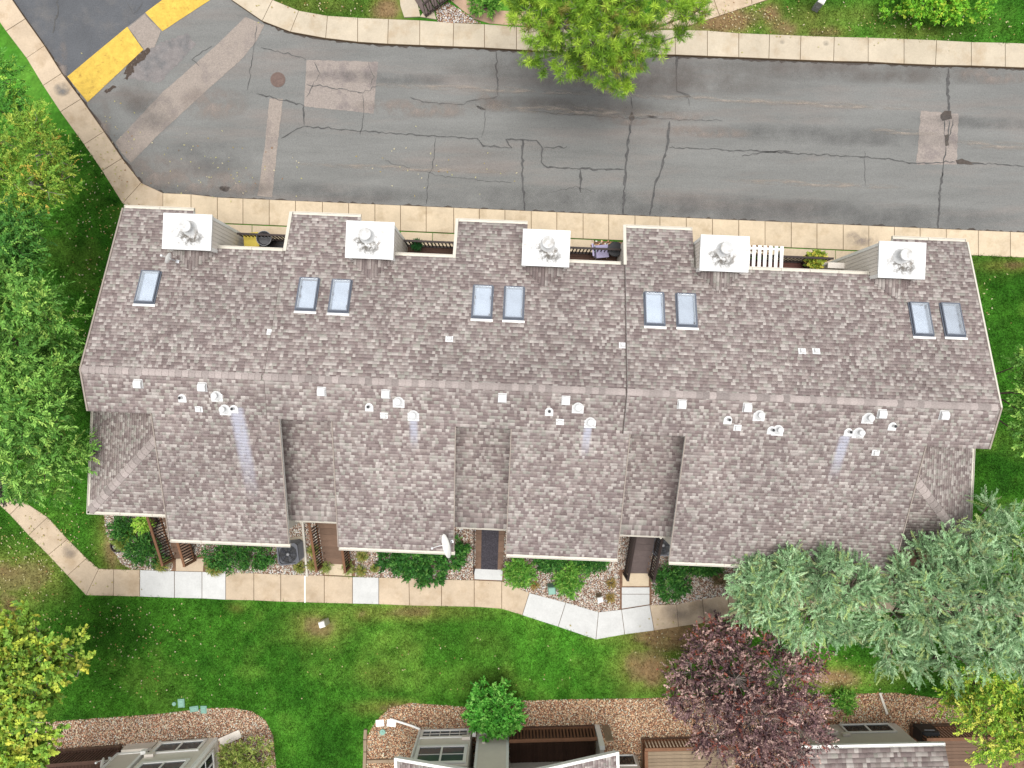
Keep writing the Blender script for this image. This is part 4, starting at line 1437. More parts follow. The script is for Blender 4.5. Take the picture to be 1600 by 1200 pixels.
def window(parent, x0, x1, z0, z1, y, cols, rows=1, glass='window', frame=.07, face='n'):
    """window on a north wall (face n: plane y=const, outwards +y) or east wall (face e: plane x=y)"""
    def bx(mb, a0, a1, d0, d1, c0, c1):
        if face == 'n': return mb.box(a0, a1, y + d0, y + d1, c0, c1)
        return mb.box(y + d0, y + d1, a0, a1, c0, c1)
    w = bx(MB(), x0 + frame, x1 - frame, -.02, .012, z0 + frame, z1 - frame).build('window', M[glass], parent)
    f = MB()
    bx(f, x0, x1, .002, .05, z0, z0 + frame); bx(f, x0, x1, .002, .05, z1 - frame, z1)
    bx(f, x0, x0 + frame, .002, .05, z0 + frame, z1 - frame); bx(f, x1 - frame, x1, .002, .05, z0 + frame, z1 - frame)
    f.build('frame', M['white'], w)
    for i in range(1, cols):
        xx = x0 + (x1 - x0) * i / cols
        t = .035 if cols <= 2 else .012
        bx(MB(), xx - t, xx + t, .013, .04, z0 + frame, z1 - frame).build('mullion', M['white'], w)
    for i in range(1, rows):
        zz = z0 + (z1 - z0) * i / rows
        bx(MB(), x0 + frame, x1 - frame, .013, .03, zz - .012, zz + .012).build('glazing_bar', M['white'], w)
    return w


def lap_wall(parent, x0, x1, y0, y1, z0, z1, mat, name='wall', lap=.2):
    w = MB().box(x0, x1, y0, y1, z0, z1).build(name, M[mat], parent)
    n = int((z1 - z0) / lap)
    mb = MB()
    for i in range(n):
        z = z0 + i * lap
        mb.add([(x0, y1 + .014, z + .01), (x1, y1 + .014, z + .01), (x1, y1 + .003, z + lap), (x0, y1 + .003, z + lap), (x0, y1 + .001, z + .01), (x1, y1 + .001, z + .01)], [(1, 0, 3, 2), (0, 1, 5, 4)])
        mb.add([(x1 + .014, y0, z + .01), (x1 + .014, y1, z + .01), (x1 + .003, y1, z + lap), (x1 + .003, y0, z + lap), (x1 + .001, y0, z + .01), (x1 + .001, y1, z + .01)], [(0, 1, 2, 3), (1, 0, 4, 5)])
    o = mb.build('lap_siding', M[mat], w)
    o['kind'] = 'stuff'
    return w


def deck(parent, x0, x1, y0, y1, z, board_mat, along='x', sides=('n',), rail_mat='railwood', rail_h=.95, picket=None, pitch=.13, bw=.14):
    d = MB().box(x0, x1, y0, y1, z - .2, z - .035).build('deck', M['brownwood'], parent)
    if along == 'x':
        n = int((y1 - y0) / bw)
        me = MB().box(0, x1 - x0, .004, bw - .006, 0, .03).mesh('floor_board', M[board_mat])
        for i in range(n): place('floor_board', me, d, (x0, y0 + i * bw, z - .033))
    else:
        n = int((x1 - x0) / bw)
        me = MB().box(.004, bw - .006, 0, y1 - y0, 0, .03).mesh('floor_board', M[board_mat])
        for i in range(n): place('floor_board', me, d, (x0 + i * bw, y0, z - .033))
    pk = MB().box(-.03, .03, -.02, .02, 0, rail_h - .1).mesh('picket', M[rail_mat])
    for s in sides:
        if s == 'n': p, q = (x0, y1 - .05), (x1, y1 - .05)
        elif s == 'w': p, q = (x0 + .05, y0), (x0 + .05, y1 - .1)
        else: p, q = (x1 - .05, y0), (x1 - .05, y1 - .1)
        L_ = math.hypot(q[0] - p[0], q[1] - p[1])
        n = int(L_ / pitch)
        for i in range(n):
            t = (i + .5) / n
            place('picket', pk, d, (p[0] + (q[0] - p[0]) * t, p[1] + (q[1] - p[1]) * t, z + .04), (0, 0, 0 if s == 'n' else math.pi / 2))
        MB().bar((*p, z + rail_h), (*q, z + rail_h), .13, .045).build('rail', M[rail_mat], d)
        MB().bar((*p, z + .03), (*q, z + .03), .06, .05).build('bottom_rail', M[rail_mat], d)
    return d


def gable_end_roof(parent, x0, x1, y_front, depth, z_e, pitch, mat_gut='white'):
    """ridge runs away from the viewer's side; gable end faces +y"""
    xm = (x0 + x1) / 2
    zr = z_e + (xm - x0) * pitch
    al = math.atan(pitch)
    r = MB()
    for a, b in ((x0, xm), (x1, xm)):
        lo = [(a, y_front - depth, z_e - .16), (b, y_front - depth, zr - .16), (b, y_front, zr - .16), (a, y_front, z_e - .16)]
        hi = [(p[0], p[1], p[2] + .15) for p in lo]
        if a > b: lo, hi = lo[::-1], hi[::-1]
        r.hexa(lo, hi)
    ro = r.build('roof', M['white'], parent)
    sh = Shingles()
    S = (xm - x0) / math.cos(al)
    sh.plane((x0, y_front, z_e), (0, -1, 0), (math.cos(al), 0, math.sin(al)), lambda s: [(.06, depth)], S)
    sh.plane((x1, y_front, z_e), (0, -1, 0), (-math.cos(al), 0, math.sin(al)), lambda s: [(.06, depth)], S)
    sh.build('shingles', ro)
    for a in (x0, x1):
        MB().bar((a, y_front - .03, z_e + .02), (xm, y_front - .03, zr + .02), .10, .06, (0, 0, 1)).build('rake_trim', M['white'], ro)
    gutter((x0, y_front, z_e - .06), (x0, y_front - depth, z_e - .06), (-1, 0, 0), ro, mat='white')
    gutter((x1, y_front, z_e - .06), (x1, y_front - depth, z_e - .06), (1, 0, 0), ro, mat='white')
    return ro


# --- middle house
HM = house_root('house', 657, 1141, 1.5, 'greige house at the lower middle edge with paired white windows and a slatted deck')
lap_wall(HM, 0, 2.05, -4.6, 0, 0, 2.72, 'greige')
lap_wall(HM, 2.051, 6.95, -4.6, -1.35, 0, 2.6, 'greige', 'deck_wall')
MB().box(-.06, .10, -.10, .024, 0, 2.7).build('corner_board', M['white'], HM)
window(HM, .05, 1.98, .06, .72, .012, 5, 2, 'window', .10)
wu = window(HM, .05, 1.98, 1.30, 2.60, .012, 2, 2, 'window', .12)
ch = MB().box(2.30, 3.52, -1.30, -.05, .30, 6.0).build('chimney', M['greige'], HM)
for x in (2.28, 3.44): MB().box(x, x + .10, -.14, -.03, .26, 6.02).build('corner_board', M['white'], ch)
MB().box(2.38, 3.44, -.14, -.026, .26, .36).build('skirt_board', M['white'], ch)
MB().box(2.52, 2.64, -.049, .03, .95, 1.10).build('vent_cover', M['cream'], ch)
MB().box(2.10, 2.24, -.05, .16, .3, .55).build('meter_box', M['white'], HM)
MB().box(1.72, 2.04, .028, .14, .74, .92).build('junction_box', M['siding'], HM)
dk = deck(HM, 3.56, 6.95, -1.34, .06, .12, 'darkwood', 'y', ('n',), 'railwood')
MB().box(6.97, 7.16, -.10, .05, 0, 1.7).build('end_post', M['white'], HM)
MB().box(6.99, 7.13, -1.3, -.11, 0, 1.65).build('end_wall', M['cream'], HM)
fp = MB()
for i in range(3): fp.box(7.26 + i * .10, 7.355 + i * .10, -.02, .03, 0, 1.28)
fp.box(7.26, 7.555, -.05, -.021, .3, .4).box(7.26, 7.555, -.05, -.021, .95, 1.05)
fp.build('fence_panel', M['tanwood'], HM)
gable_end_roof(HM, -.48, 7.43, .33, 5.0, 2.72, .36)
MB().tube([(-.02, .10, .10), (-.3, .22, .09), (-1.2, .52, .07)], .045, 8).build('downspout_extension', M['white'], HM)
MB().tube([(-.42, .07, 2.62), (-.05, .07, 2.3), (.0, .07, .18), (-.02, .10, .10)], .045, 8).build('downspout', M['white'], HM)

# --- left house
HL = house_root('house', 340, 1152, 4.4, 'taupe house at the lower left edge with white framed windows and dish antenna')
lap_wall(HL, -2.35, 0, -6.0, 0, 0, 4.8, 'greige')
lap_wall(HL, -8.0, -2.351, -6.0, -1.2, 0, 4.8, 'greige', 'deck_wall')
MB().box(-.09, .02, -.09, .02, 0, 4.8).build('corner_board', M['white'], HL)
window(HL, -2.18, -.32, .18, 1.02, .016, 2, 1, 'window', .10)
window(HL, -2.18, -.32, 1.65, 3.0, .016, 2, 1, 'window', .12)
window(HL, -1.15, -.18, .55, 2.0, .018, 2, 2, 'window_dark', .09, 'e')
c2 = MB().box(-3.75, -2.62, -1.15, -.10, .55, 6.2).build('chimney', M['taupe'], HL)
for x in (-3.77, -2.72): MB().box(x, x + .12, -.20, -.07, .5, 6.22).build('corner_board', M['white'], c2)
MB().box(-3.64, -2.73, -.2, -.068, .5, .62).build('skirt_board', M['white'], c2)
MB().box(-2.60, -2.40, -.01, .12, .75, .95).build('meter_box', M['white'], HL)
MB().box(-2.30, -1.95, .018, .13, 1.08, 1.25).build('junction_box', M['siding'], HL)
MB().box(-3.6, -2.4, -.09, .02, .0, .5).build('crawl_wall', M['taupe'], HL)
deck(HL, -8.0, -3.8, -1.19, .05, .30, 'darkwood', 'y', ('n',), 'darkwood')
sb = MB().hexa([(.08, -.02, .02), (.16, -.30, .02), (.98, -.02, .02), (.90, .26, .02)], [(.08, -.02, .10), (.16, -.30, .10), (.98, -.02, .06), (.90, .26, .06)])
sb.bar((.08, -.02, .12), (.90, .26, .08), .03, .06).bar((.16, -.30, .12), (.98, -.02, .08), .03, .06)
sb.build('splash_block', M['siding'], HL)
gable_end_roof(HL, -7.6, .55, -.9, 4.5, 5.2, .33)

# --- right house, eave parallel to the lawn
HR = house_root('house', 1399, 1130, 1.2, 'taupe house at the lower right edge with pale gutter and shingle roof')
lap_wall(HR, -4.6, 0, -6.0, 0, 0, 2.55, 'taupe')
window(HR, -2.30, -.34, .08, .78, .016, 2, 1, 'window_dark', .07)
MB().box(-3.0, -2.66, .018, .14, .62, .82).box(-2.55, -2.25, .018, .12, .86, 1.0).build('junction_box', M['siding'], HR)
MB().box(-3.15, -3.0, .018, .10, .3, 1.2).build('meter_box', M['white'], HR)
zf2 = lambda w: 2.62 + .33 * (.40 - w)
rr = MB().hexa([(-5.2, -5.5, zf2(-5.5) - .16), (.40, -5.5, zf2(-5.5) - .16), (.40, .40, zf2(.40) - .16), (-5.2, .40, zf2(.40) - .16)],
               [(-5.2, -5.5, zf2(-5.5) - .012), (.40, -5.5, zf2(-5.5) - .012), (.40, .40, zf2(.40) - .012), (-5.2, .40, zf2(.40) - .012)]).build('roof', M['white'], HR)
al2 = math.atan(.33)
Shingles().plane((0, .40, zf2(.40)), (1, 0, 0), (0, -math.cos(al2), math.sin(al2)), lambda s: [(-5.2, .40)], 5.8 / math.cos(al2), expo=.16, wmin=.10, wmax=.24).build('shingles', rr)
gutter((-5.2, .402, 2.55), (.42, .402, 2.55), (0, 1, 0), rr, mat='white')
MB().bar((-.35, .40, .05), (-.62, 1.25, .03), .09, .07).build('downspout_extension', M['cream'], HR)
deck(HR, .55, 4.2, -3.0, -.02, .25, 'brownwood', 'x', ('n', 'w'), 'railwood')
deck(HR, -10.2, -6.5, -3.4, -.35, .12, 'tanwood', 'x', ('n', 'w'), 'railwood', .75)
lap_wall(HR, -10.6, -4.61, -8.0, -3.41, 0, 3.0, 'taupe', 'deck_wall')
window(HR, -9.9, -8.2, .15, 2.1, -3.39, 6, 1, 'window_dark', .07)
lap_wall(HR, -11.6, -10.4, -3.0, -1.05, 0, 2.6, 'taupe', 'side_wall')
window(HR, -11.35, -10.5, .05, .85, -1.035, 1, 1, 'window_dark', .05)
fl_ = MB().box(-.30, .30, -.09, .09, 0, .10)
fl_.hexa([(-.30, -.08, .102), (.30, -.08, .102), (.30, .08, .102), (-.30, .08, .102)], [(-.24, -.05, .16), (.24, -.05, .16), (.24, .05, .16), (-.24, .05, .16)])
ob = fl_.build('floodlight', M['galv'], HR, (-7.3, -1.8, .9), rz=.6)
MB().tube([(-7.3, -1.8, .12), (-7.3, -1.8, .9)], .03, 8).build('floodlight_post', M['midgrey'], HR)


# ------------------------------------------------------------------ dish antennas, air conditioners, pedestals
def dish(loc, yaw, tilt, label, s=1.0, foot=None, mast=.35):
    r = empty('satellite_dish', loc, yaw, label, 'satellite dish')
    n, k = 20, 5
    v, f = [], []
    for sgn, off in ((1, 0), (1, .012)):
        for i in range(k + 1):
            rr_ = .33 * i / k
            for j in range(n):
                a = 2 * math.pi * j / n
                v.append((.25 * (rr_ ** 2) / .33 - off, rr_ * math.cos(a), rr_ * 1.08 * math.sin(a)))
    for lay in (0, 1):
        b = lay * (k + 1) * n
        for i in range(k):
            for j in range(n):
                q = (b + i * n + j, b + i * n + (j + 1) % n, b + (i + 1) * n + (j + 1) % n, b + (i + 1) * n + j)
                f.append(q if lay == 0 else q[::-1])
    mb = MB().add(v, f)
    o = mb.build('reflector', M['white'], r, (0, 0, mast + .2), smooth=True)
    o.rotation_euler = (0, -tilt, 0)
    o.scale = (s, s, s)
    MB().tube([(-.05, 0, 0), (-.05, 0, mast), (-.015, 0, mast + .2)], .022, 8).build('mast', M['galv'], r)
    MB().box(-.10, .0, -.05, .05, -.03, .012).build('foot_plate', M['galv'], r)
    MB().tube([(-.02, 0, mast + .02), (.30 * s, 0, mast + .06), (.46 * s, 0, mast + .22)], .013, 6).build('feed_arm', M['whitemetal'], r)
    MB().lathe([(.0, 0), (.04, .01), (.04, .07), (.02, .09)], 10, (.46 * s, 0, mast + .20)).build('feed_horn', M['whitemetal'], r)
    return r


def to_world(u, w): return (u * CT + w * ST, -u * ST + w * CT)


u, w, z = on_roof(704, 846)
x, y = to_world(u, w)
dish((x, y, z + .03), math.pi + .15, R(24), 'white satellite dish on the garden eave corner of the townhouse roof', 1.2, mast=.35)
u, w, z = on_roof(276, 408)
x, y = to_world(u, w)
dish((x, y, z + .03), math.pi - .35, R(4), 'small antenna dish on the roof behind the westernmost white chimney', .55, mast=.25)
x, y = G(168, 1186, 1.35)
# stands on the deck rail of the left house
dl = dish((x, y, 1.30), math.pi - .1, R(10), 'thin antenna dish on the deck rail of the lower left house', .55, mast=.12)


def ac_unit(px, py, label, rz=0.1, top='dark'):
    x, y = G(px, py, .8)
    r = empty('air_conditioner', (x, y, .04), rz, label, 'air conditioner')
    s = .41
    def rr(hw, c=.10):
        return [(hw, -hw + c), (hw, hw - c), (hw - c, hw), (-hw + c, hw), (-hw, hw - c), (-hw, -hw + c), (-hw + c, -hw), (hw - c, -hw)]
    MB().prism([(-.5, -.5), (.5, -.5), (.5, .5), (-.5, .5)], -.035, .02).build('pad', M['pale_slab'], r)
    MB().prism(rr(s - .03), .021, .74).build('body', M['darkgrey'], r)
    lv = MB()
    for i in range(14):
        z = .06 + i * .048
        P = rr(s - .004)
        Q = rr(s - .026)
        lv.hexa([(a, b, z) for a, b in P], [(a, b, z + .018) for a, b in Q])
    props(lv.build('louvres', M['midgrey'], r), kind='stuff')
    tp = MB()
    P, Q = rr(s), rr(s - .06, .09)
    n = 8
    for z0, z1 in ((.745, .80),):
        tp.v += [(a, b, z0) for a, b in P] + [(a, b, z1) for a, b in P] + [(a, b, z1) for a, b in Q] + [(a, b, z0) for a, b in Q]
        for i in range(n):
            j = (i + 1) % n
            tp.f += [(i, j, n + j, n + i), (n + i, n + j, 2 * n + j, 2 * n + i), (2 * n + i, 2 * n + j, 3 * n + j, 3 * n + i)]
    tp.build('top_frame', M['darkgrey'], r)
    MB().lathe([(.34, .742), (.34, .75)], 24).build('fan_well', M['black'], r)
    fb = MB()
    for k in range(5):
        a = 2 * math.pi * k / 5
        ca, sa = math.cos(a), math.sin(a)
        pts = [(.06, -.03), (.30, -.10), (.31, .06), (.07, .04)]
        lo = [(p[0] * ca - p[1] * sa, p[0] * sa + p[1] * ca, .757 + .02 * (p[1] < 0)) for p in pts]
        fb.hexa(lo, [(a_, b_, c_ + .006) for a_, b_, c_ in lo])
    fb.build('fan_blades', M['fanblade'], r)
    MB().lathe([(.06, .755), (.06, .80), (.03, .815)], 12).build('hub', M['midgrey'], r)
    g = MB()
    for q in (.12, .2, .28, .34):
        pts = [(q * math.cos(t), q * math.sin(t), .803) for t in np.linspace(0, 2 * math.pi, 25)]
        g.tube(pts, .004, 4, cap=False)
    for k in range(8):
        a = 2 * math.pi * k / 8
        g.tube([(.05 * math.cos(a), .05 * math.sin(a), .806), (.37 * math.cos(a), .37 * math.sin(a), .803)], .004, 4)
    g.build('fan_guard', M['black'], r)
    return r


ac_unit(450, 866, 'dark round-fan air conditioner beside the white drain pipe in the gravel bed', .12)
ac_unit(1036, 852, 'air conditioner half hidden under the eave beside the grey stairs', .0)


def pedestal(px, py, h, wid, mat, label, name='utility_pedestal', rz=0.1, cap='greenplastic', dep=None, tilt=0.0):
    x, y = G(px, py, h * .6)
    r = empty(name, (x, y, .0), rz, label, 'utility box')
    r.rotation_euler = (tilt, 0, rz)
    d = dep or wid
    a = [(-wid / 2, -d / 2), (wid / 2, -d / 2), (wid / 2, d / 2), (-wid / 2, d / 2)]
    MB().hexa([(p, q, .005) for p, q in a], [(p * .92, q * .92, h - .08) for p, q in a]).build('body', M[mat], r, bevel=.015)
    MB().hexa([(p * 1.06, q * 1.06, h - .078) for p, q in a], [(p * .8, q * .8, h) for p, q in a]).build('lid', M[cap], r, bevel=.015)
    MB().box(-wid * .2, wid * .2, -d / 2 - .012, -d / 2 + .01, h * .3, h * .5).build('label_plate', M['midgrey'], r)
    return r


pedestal(862, 921, .62, .30, 'greenplastic', 'pale green utility pedestal in the gravel by the walk bend', rz=.1)
pedestal(937, 935, .62, .22, 'tanwood', 'white capped brown utility pedestal near the inner walk bend', rz=.25, cap='white')
pedestal(506, 976, .70, .24, 'cream', 'pale leaning utility pedestal standing in the dry lawn patch', rz=.3, cap='white', tilt=-.12)
pedestal(1281, 5, .7, .26, 'midgrey', 'white capped post box on the grass across the road', rz=-.5, cap='white')


def cover(px, py, w, d, mat, label, rz=0.0, round_=False):
    x, y = G(px, py)
    if round_:
        o = MB().lathe([(w / 2, -.02), (w / 2, .05), (w / 2 * .92, .065), (.02, .065)], 18).lathe([(.05, .064), (.04, .078)], 8).build('valve_cover', M[mat], None, (x, y, .01))
    else:
        mb = MB().box(-w / 2, w / 2, -d / 2, d / 2, -.02, .045)
        mb.hexa([(-w / 2 + .02, -d / 2 + .02, .0455), (w / 2 - .02, -d / 2 + .02, .0455), (w / 2 - .02, d / 2 - .02, .0455), (-w / 2 + .02, d / 2 - .02, .0455)],
                [(-w / 2 + .05, -d / 2 + .05, .075), (w / 2 - .05, -d / 2 + .05, .075), (w / 2 - .05, d / 2 - .05, .075), (-w / 2 + .05, d / 2 - .05, .075)])
        mb.box(-.04, .04, -.012, .012, .074, .088)
        o = mb.build('valve_box', M[mat], None, (x, y, .012), rz=rz)
    return props(o, label, 'valve cover')


cover(594, 1129, .32, .26, 'white', 'white valve box at the gravel corner, left one of the pair', .1)
cover(612, 1129, .36, .28, 'white', 'white valve box at the gravel corner, right one of the pair', -.1)
cover(598, 1143, .24, .24, 'greenplastic', 'round green valve cover in the gravel below the white boxes', 0, True)
cover(273, 1099, .16, .16, 'greenplastic', 'small round pale green cover, leftmost in the lower lawn edge row', 0, True)
cover(284, 1098, .26, .34, 'greenplastic', 'pale green valve box beside the small round cover', .05)
cover(304, 1107, .34, .22, 'greenplastic', 'pale green valve box at the gravel edge, second from the right of its row', .15)
cover(319, 1108, .24, .30, 'greenplastic', 'pale green valve box at the gravel edge, rightmost of its row', 0)

# white drain pipe across the gravel to the walk
a, b = G(473, 813, .12), G(480, 900, .06)
a2 = G(468, 780, .3)
props(MB().tube([(a2[0], a2[1], .25), (a[0], a[1], .16), (b[0], b[1], .075)], .05, 8).tube([(b[0] - .003, b[1] + .06, .078), (b[0], b[1] - .01, .076)], .058, 8).build('drain_pipe', M['cream']),
      'white drain pipe running straight over the gravel to the walk', 'pipe')
x0, y0 = G(477, 899); x1, y1 = G(477, 941)
MB().box(x0 - .025, x0 + .025, y1, y0, .03, .06).build('drain_channel', M['white'], walk)

# timber edging of the lower right gravel bed
x, y = G(574, 1140)
te = empty('timber_edging', (x, y, 0), 0, 'weathered timber edging at the left end of the middle gravel bed', 'edging')
for i, (p, q) in enumerate([((572, 1138), (571, 1153)), ((571, 1154), (571, 1172)), ((571, 1173), (570, 1200)), ((574, 1188), (608, 1187)), ((608, 1187), (645, 1186))]):
    A0, B0 = G(*p), G(*q)
    MB().bar((A0[0] - x, A0[1] - y, .06), (B0[0] - x, B0[1] - y, .06), .13, .14).build('timber', M['tanwood'], te, bevel=.012)


# ------------------------------------------------------------------ things on the balconies
def bpos(px, py, z):
    return (*G(px, py, z), z)


FLOOR = DZ + .0
r = empty('patio_chair', bpos(400, 379, FLOOR), .1, 'patio chair with yellow cushion on the westernmost balcony', 'chair')
MB().box(-.25, .25, -.25, .25, .36, .40).build('seat', M['midgrey'], r)
MB().box(-.27, .27, -.26, .26, .402, .50).build('cushion', M['yellowcloth'], r, bevel=.03)
MB().hexa([(-.26, -.30, .42), (.26, -.30, .42), (.26, -.24, .42), (-.26, -.24, .42)], [(-.26, -.42, .85), (.26, -.42, .85), (.26, -.37, .85), (-.26, -.37, .85)]).build('backrest', M['yellowcloth'], r)
for sx in (-.23, .23):
    for sy in (-.23, .23): MB().tube([(sx, sy, 0), (sx, sy, .36)], .018, 6).build('leg', M['midgrey'], r)

r = empty('kettle_grill', bpos(422, 378, FLOOR), 0, 'round kettle grill with open grate on the westernmost balcony', 'grill')
MB().lathe([(.05, .42), (.20, .48), (.27, .62), (.27, .66), (.24, .66), (.2, .55)], 18).build('bowl', M['midgrey'], r)
gt = MB()
for k in range(-5, 6):
    L_ = math.sqrt(.24 ** 2 - (k * .042) ** 2)
    gt.tube([(-L_, k * .042, .655), (L_, k * .042, .655)], .008, 4)
gt.tube([(.245 * math.cos(t), .245 * math.sin(t), .655) for t in np.linspace(0, 2 * math.pi, 21)], .01, 4, cap=False)
gt.build('grate', M['black'], r)
for k in range(3):
    t = 2.09 * k
    MB().tube([(.12 * math.cos(t), .12 * math.sin(t), .50), (.26 * math.cos(t), .26 * math.sin(t), 0)], .015, 6).build('leg', M['black'], r)
MB().tube([(.25, -.08, .62), (.34, -.08, .64), (.34, .08, .64), (.25, .08, .62)], .014, 6).build('handle', M['black'], r)

r = empty('folding_chair', bpos(938, 396, FLOOR), .1, 'pale lilac chair on the third balcony', 'chair')
MB().box(-.22, .24, -.24, .22, .42, .47).build('seat', M['lilaccloth'], r, bevel=.02)
MB().hexa([(-.30, -.22, .45), (-.24, -.22, .45), (-.24, .22, .45), (-.30, .22, .45)], [(-.40, -.22, .92), (-.35, -.22, .92), (-.35, .22, .92), (-.40, .22, .92)]).build('backrest', M['lilaccloth'], r)
for sx in (-.2, .2):
    for sy in (-.2, .2): MB().tube([(sx, sy, 0), (sx, sy, .42)], .016, 6).build('leg', M['white'], r)

r = empty('cafe_table', bpos(957, 395, FLOOR), 0, 'small black metal table in the corner of the third balcony', 'table')
MB().lathe([(.26, .68), (.27, .70), (.25, .71)], 18).build('table_top', M['black'], r)
MB().tube([(0, 0, .05), (0, 0, .68)], .03, 8).build('stem', M['black'], r)
for k in range(4):
    t = math.pi / 4 + k * math.pi / 2
    MB().tube([(0, 0, .12), (.24 * math.cos(t), .24 * math.sin(t), .015)], .016, 6).build('foot', M['black'], r)


# ------------------------------------------------------------------ vegetation
LEAFGAIN = 2.0


def unit(v): return v / (np.linalg.norm(v, axis=-1, keepdims=True) + 1e-9)


def leaves_mesh(name, P, T, nrm, ln, wd, cols, mat):
    """diamond leaves: base P, direction T, plane normal nrm"""
    S = unit(np.cross(T, nrm))
    n = len(P)
    ln, wd = np.broadcast_to(ln, n)[:, None], np.broadcast_to(wd, n)[:, None]
    up = unit(np.cross(S, T))
    V = np.stack([P, P + T * ln * .45 + S * wd * .5 + up * wd * .12, P + T * ln, P + T * ln * .45 - S * wd * .5 + up * wd * .12], 1)
    f = np.arange(4 * n).reshape(n, 4)
    return npmesh(name, V.reshape(-1, 3), f, mat, np.repeat(cols, 4, 0))


def crown_points(lobes, n, lo=.55, zmin=-.35):
    """points on / in lobes -> positions, outward dirs, lobe index"""
    C = np.array([l[:3] for l in lobes], float)
    Rr = np.array([l[3:6] for l in lobes], float)
    wts = (Rr[:, 0] * Rr[:, 1])
    k = rng.choice(len(lobes), n, p=wts / wts.sum())
    d = unit(rng.normal(0, 1, (n, 3)))
    d[:, 2] = np.where(d[:, 2] < zmin, -d[:, 2], d[:, 2])
    rad = rng.uniform(lo ** 3, 1, n) ** (1 / 3)
    return C[k] + d * Rr[k] * rad[:, None], d, k


def clumped(lobes, n, lo, zmin, clump, cs):
    if not clump: return crown_points(lobes, n, lo, zmin)
    m = max(1, n // clump)
    P, d, k = crown_points(lobes, m, lo, zmin)
    q = rng.integers(0, m, n)
    q.sort()
    off = rng.normal(0, cs, (n, 3)) * np.array((1, 1, .6))
    return P[q] + off, unit(d[q] + unit(off) * .9), k[q]


def foliage(name, parent, lobes, n_twigs, twig, per, leaf, wid, pal, *, clump=0, cs=.2, gain=None, droop=.15, spread=.8, flat=.5, lo=.5, mat=None, lobe_tint=.12, palw=None, zmin=-.35):
    P, d, k = clumped(lobes, n_twigs, lo, zmin, clump, cs)
    t = unit(d * np.array((1, 1, .5)) + rng.normal(0, .45, d.shape) + np.array((0, 0, -droop + .15)))
    L_ = twig * rng.uniform(.6, 1.3, n_twigs)
    j = np.tile(np.arange(per), n_twigs)
    q = np.repeat(np.arange(n_twigs), per)
    s = (j + .5) / per
    side = np.where(j % 2 == 0, 1.0, -1.0)
    up = unit(np.array((0, 0, 1.0)) + rng.normal(0, flat, (n_twigs, 3)))
    S = unit(np.cross(t, up))
    B = P[q] + t[q] * (L_[q] * (s - .4))[:, None]
    B[:, 2] -= droop * L_[q] * s ** 2
    D = unit(t[q] * (.55 + .6 * s)[:, None] + S[q] * (side * spread * (1 - .5 * s))[:, None] + rng.normal(0, .22, (len(q), 3)))
    nr = unit(up[q] + rng.normal(0, flat, (len(q), 3)))
    pal = np.minimum(np.array([A(*c) for c in pal]) * (gain or LEAFGAIN), .62)
    ci = rng.choice(len(pal), n_twigs, p=palw)
    tint = 1 + rng.uniform(-lobe_tint, lobe_tint, len(lobes))
    cols = pal[ci][q] * rng.uniform(.75, 1.25, (len(q), 1)) * tint[k][q][:, None]
    o = place(name, leaves_mesh(name, B, D, nr, leaf * rng.uniform(.7, 1.25, len(q)), wid * rng.uniform(.8, 1.2, len(q)), cols, mat or M['leaf']), parent)
    return o, P, t


def limbs(parent, base, lobes, trunk_r, mat='bark', twigs=None, top=None, n_twig=0, twig_r=.008):
    """tapered trunk with a limb to each lobe"""
    C = np.array([l[:3] for l in lobes], float)
    cz = C[:, 2].mean()
    top = top or (C[:, 0].mean() * .6, C[:, 1].mean() * .6, cz * .5)
    b = np.array(base, float)
    m1 = b + (np.array(top) - b) * .5 + np.array((.08, -.05, 0))
    MB().tube([b, b + (m1 - b) * .15, m1, top], [trunk_r * 1.5, trunk_r * 1.05, trunk_r * .85, trunk_r * .6], 10).build('trunk', M[mat], parent, smooth=True)
    mb = MB()
    ends = []
    for c in C:
        st = m1 + (np.array(top) - m1) * random.uniform(.2, 1)
        md = (st + c) / 2 + rng.normal(0, .12, 3)
        mb.tube([st, md, c], [trunk_r * .42, trunk_r * .26, trunk_r * .10], 6)
        ends.append(c)
    if twigs is not None:
        P, t = twigs
        for i in rng.choice(len(P), min(n_twig, len(P)), replace=False):
            c = C[np.argmin(((C - P[i]) ** 2).sum(1))]
            md = (c + P[i]) / 2 + rng.normal(0, .07, 3)
            mb.tube([c, md, P[i], P[i] + t[i] * .25], [twig_r * 2, twig_r * 1.5, twig_r, twig_r * .4], 4, cap=False)
    mb.build('limbs', M[mat], parent, smooth=True)


def lobes_px(L, cx, cy, zs=.8):
    """[(px,py,z,rpx)] -> local lobes around ground point (cx,cy)"""
    out = []
    for (px, py, z, r) in L:
        x, y = G(px, py, z)
        rm = r * (H - z) / F
        out.append((x - cx, y - cy, z, rm, rm, rm * zs))
    return out


def tree(name, label, base_px, L, trunk_r, fol, mat='bark', twigs=0, cat='tree', zs=.8, twig_r=.008, top=None):
    bx_, by_ = G(*base_px)
    root = empty(name, (bx_, by_, 0), 0, label, cat)
    lb = lobes_px(L, bx_, by_, zs)
    o, P, t = foliage('crown', root, lb, **fol)
    limbs(root, (0, 0, -.05), lb, trunk_r, mat, (P, t), n_twig=twigs, twig_r=twig_r, top=top)
    return root, lb


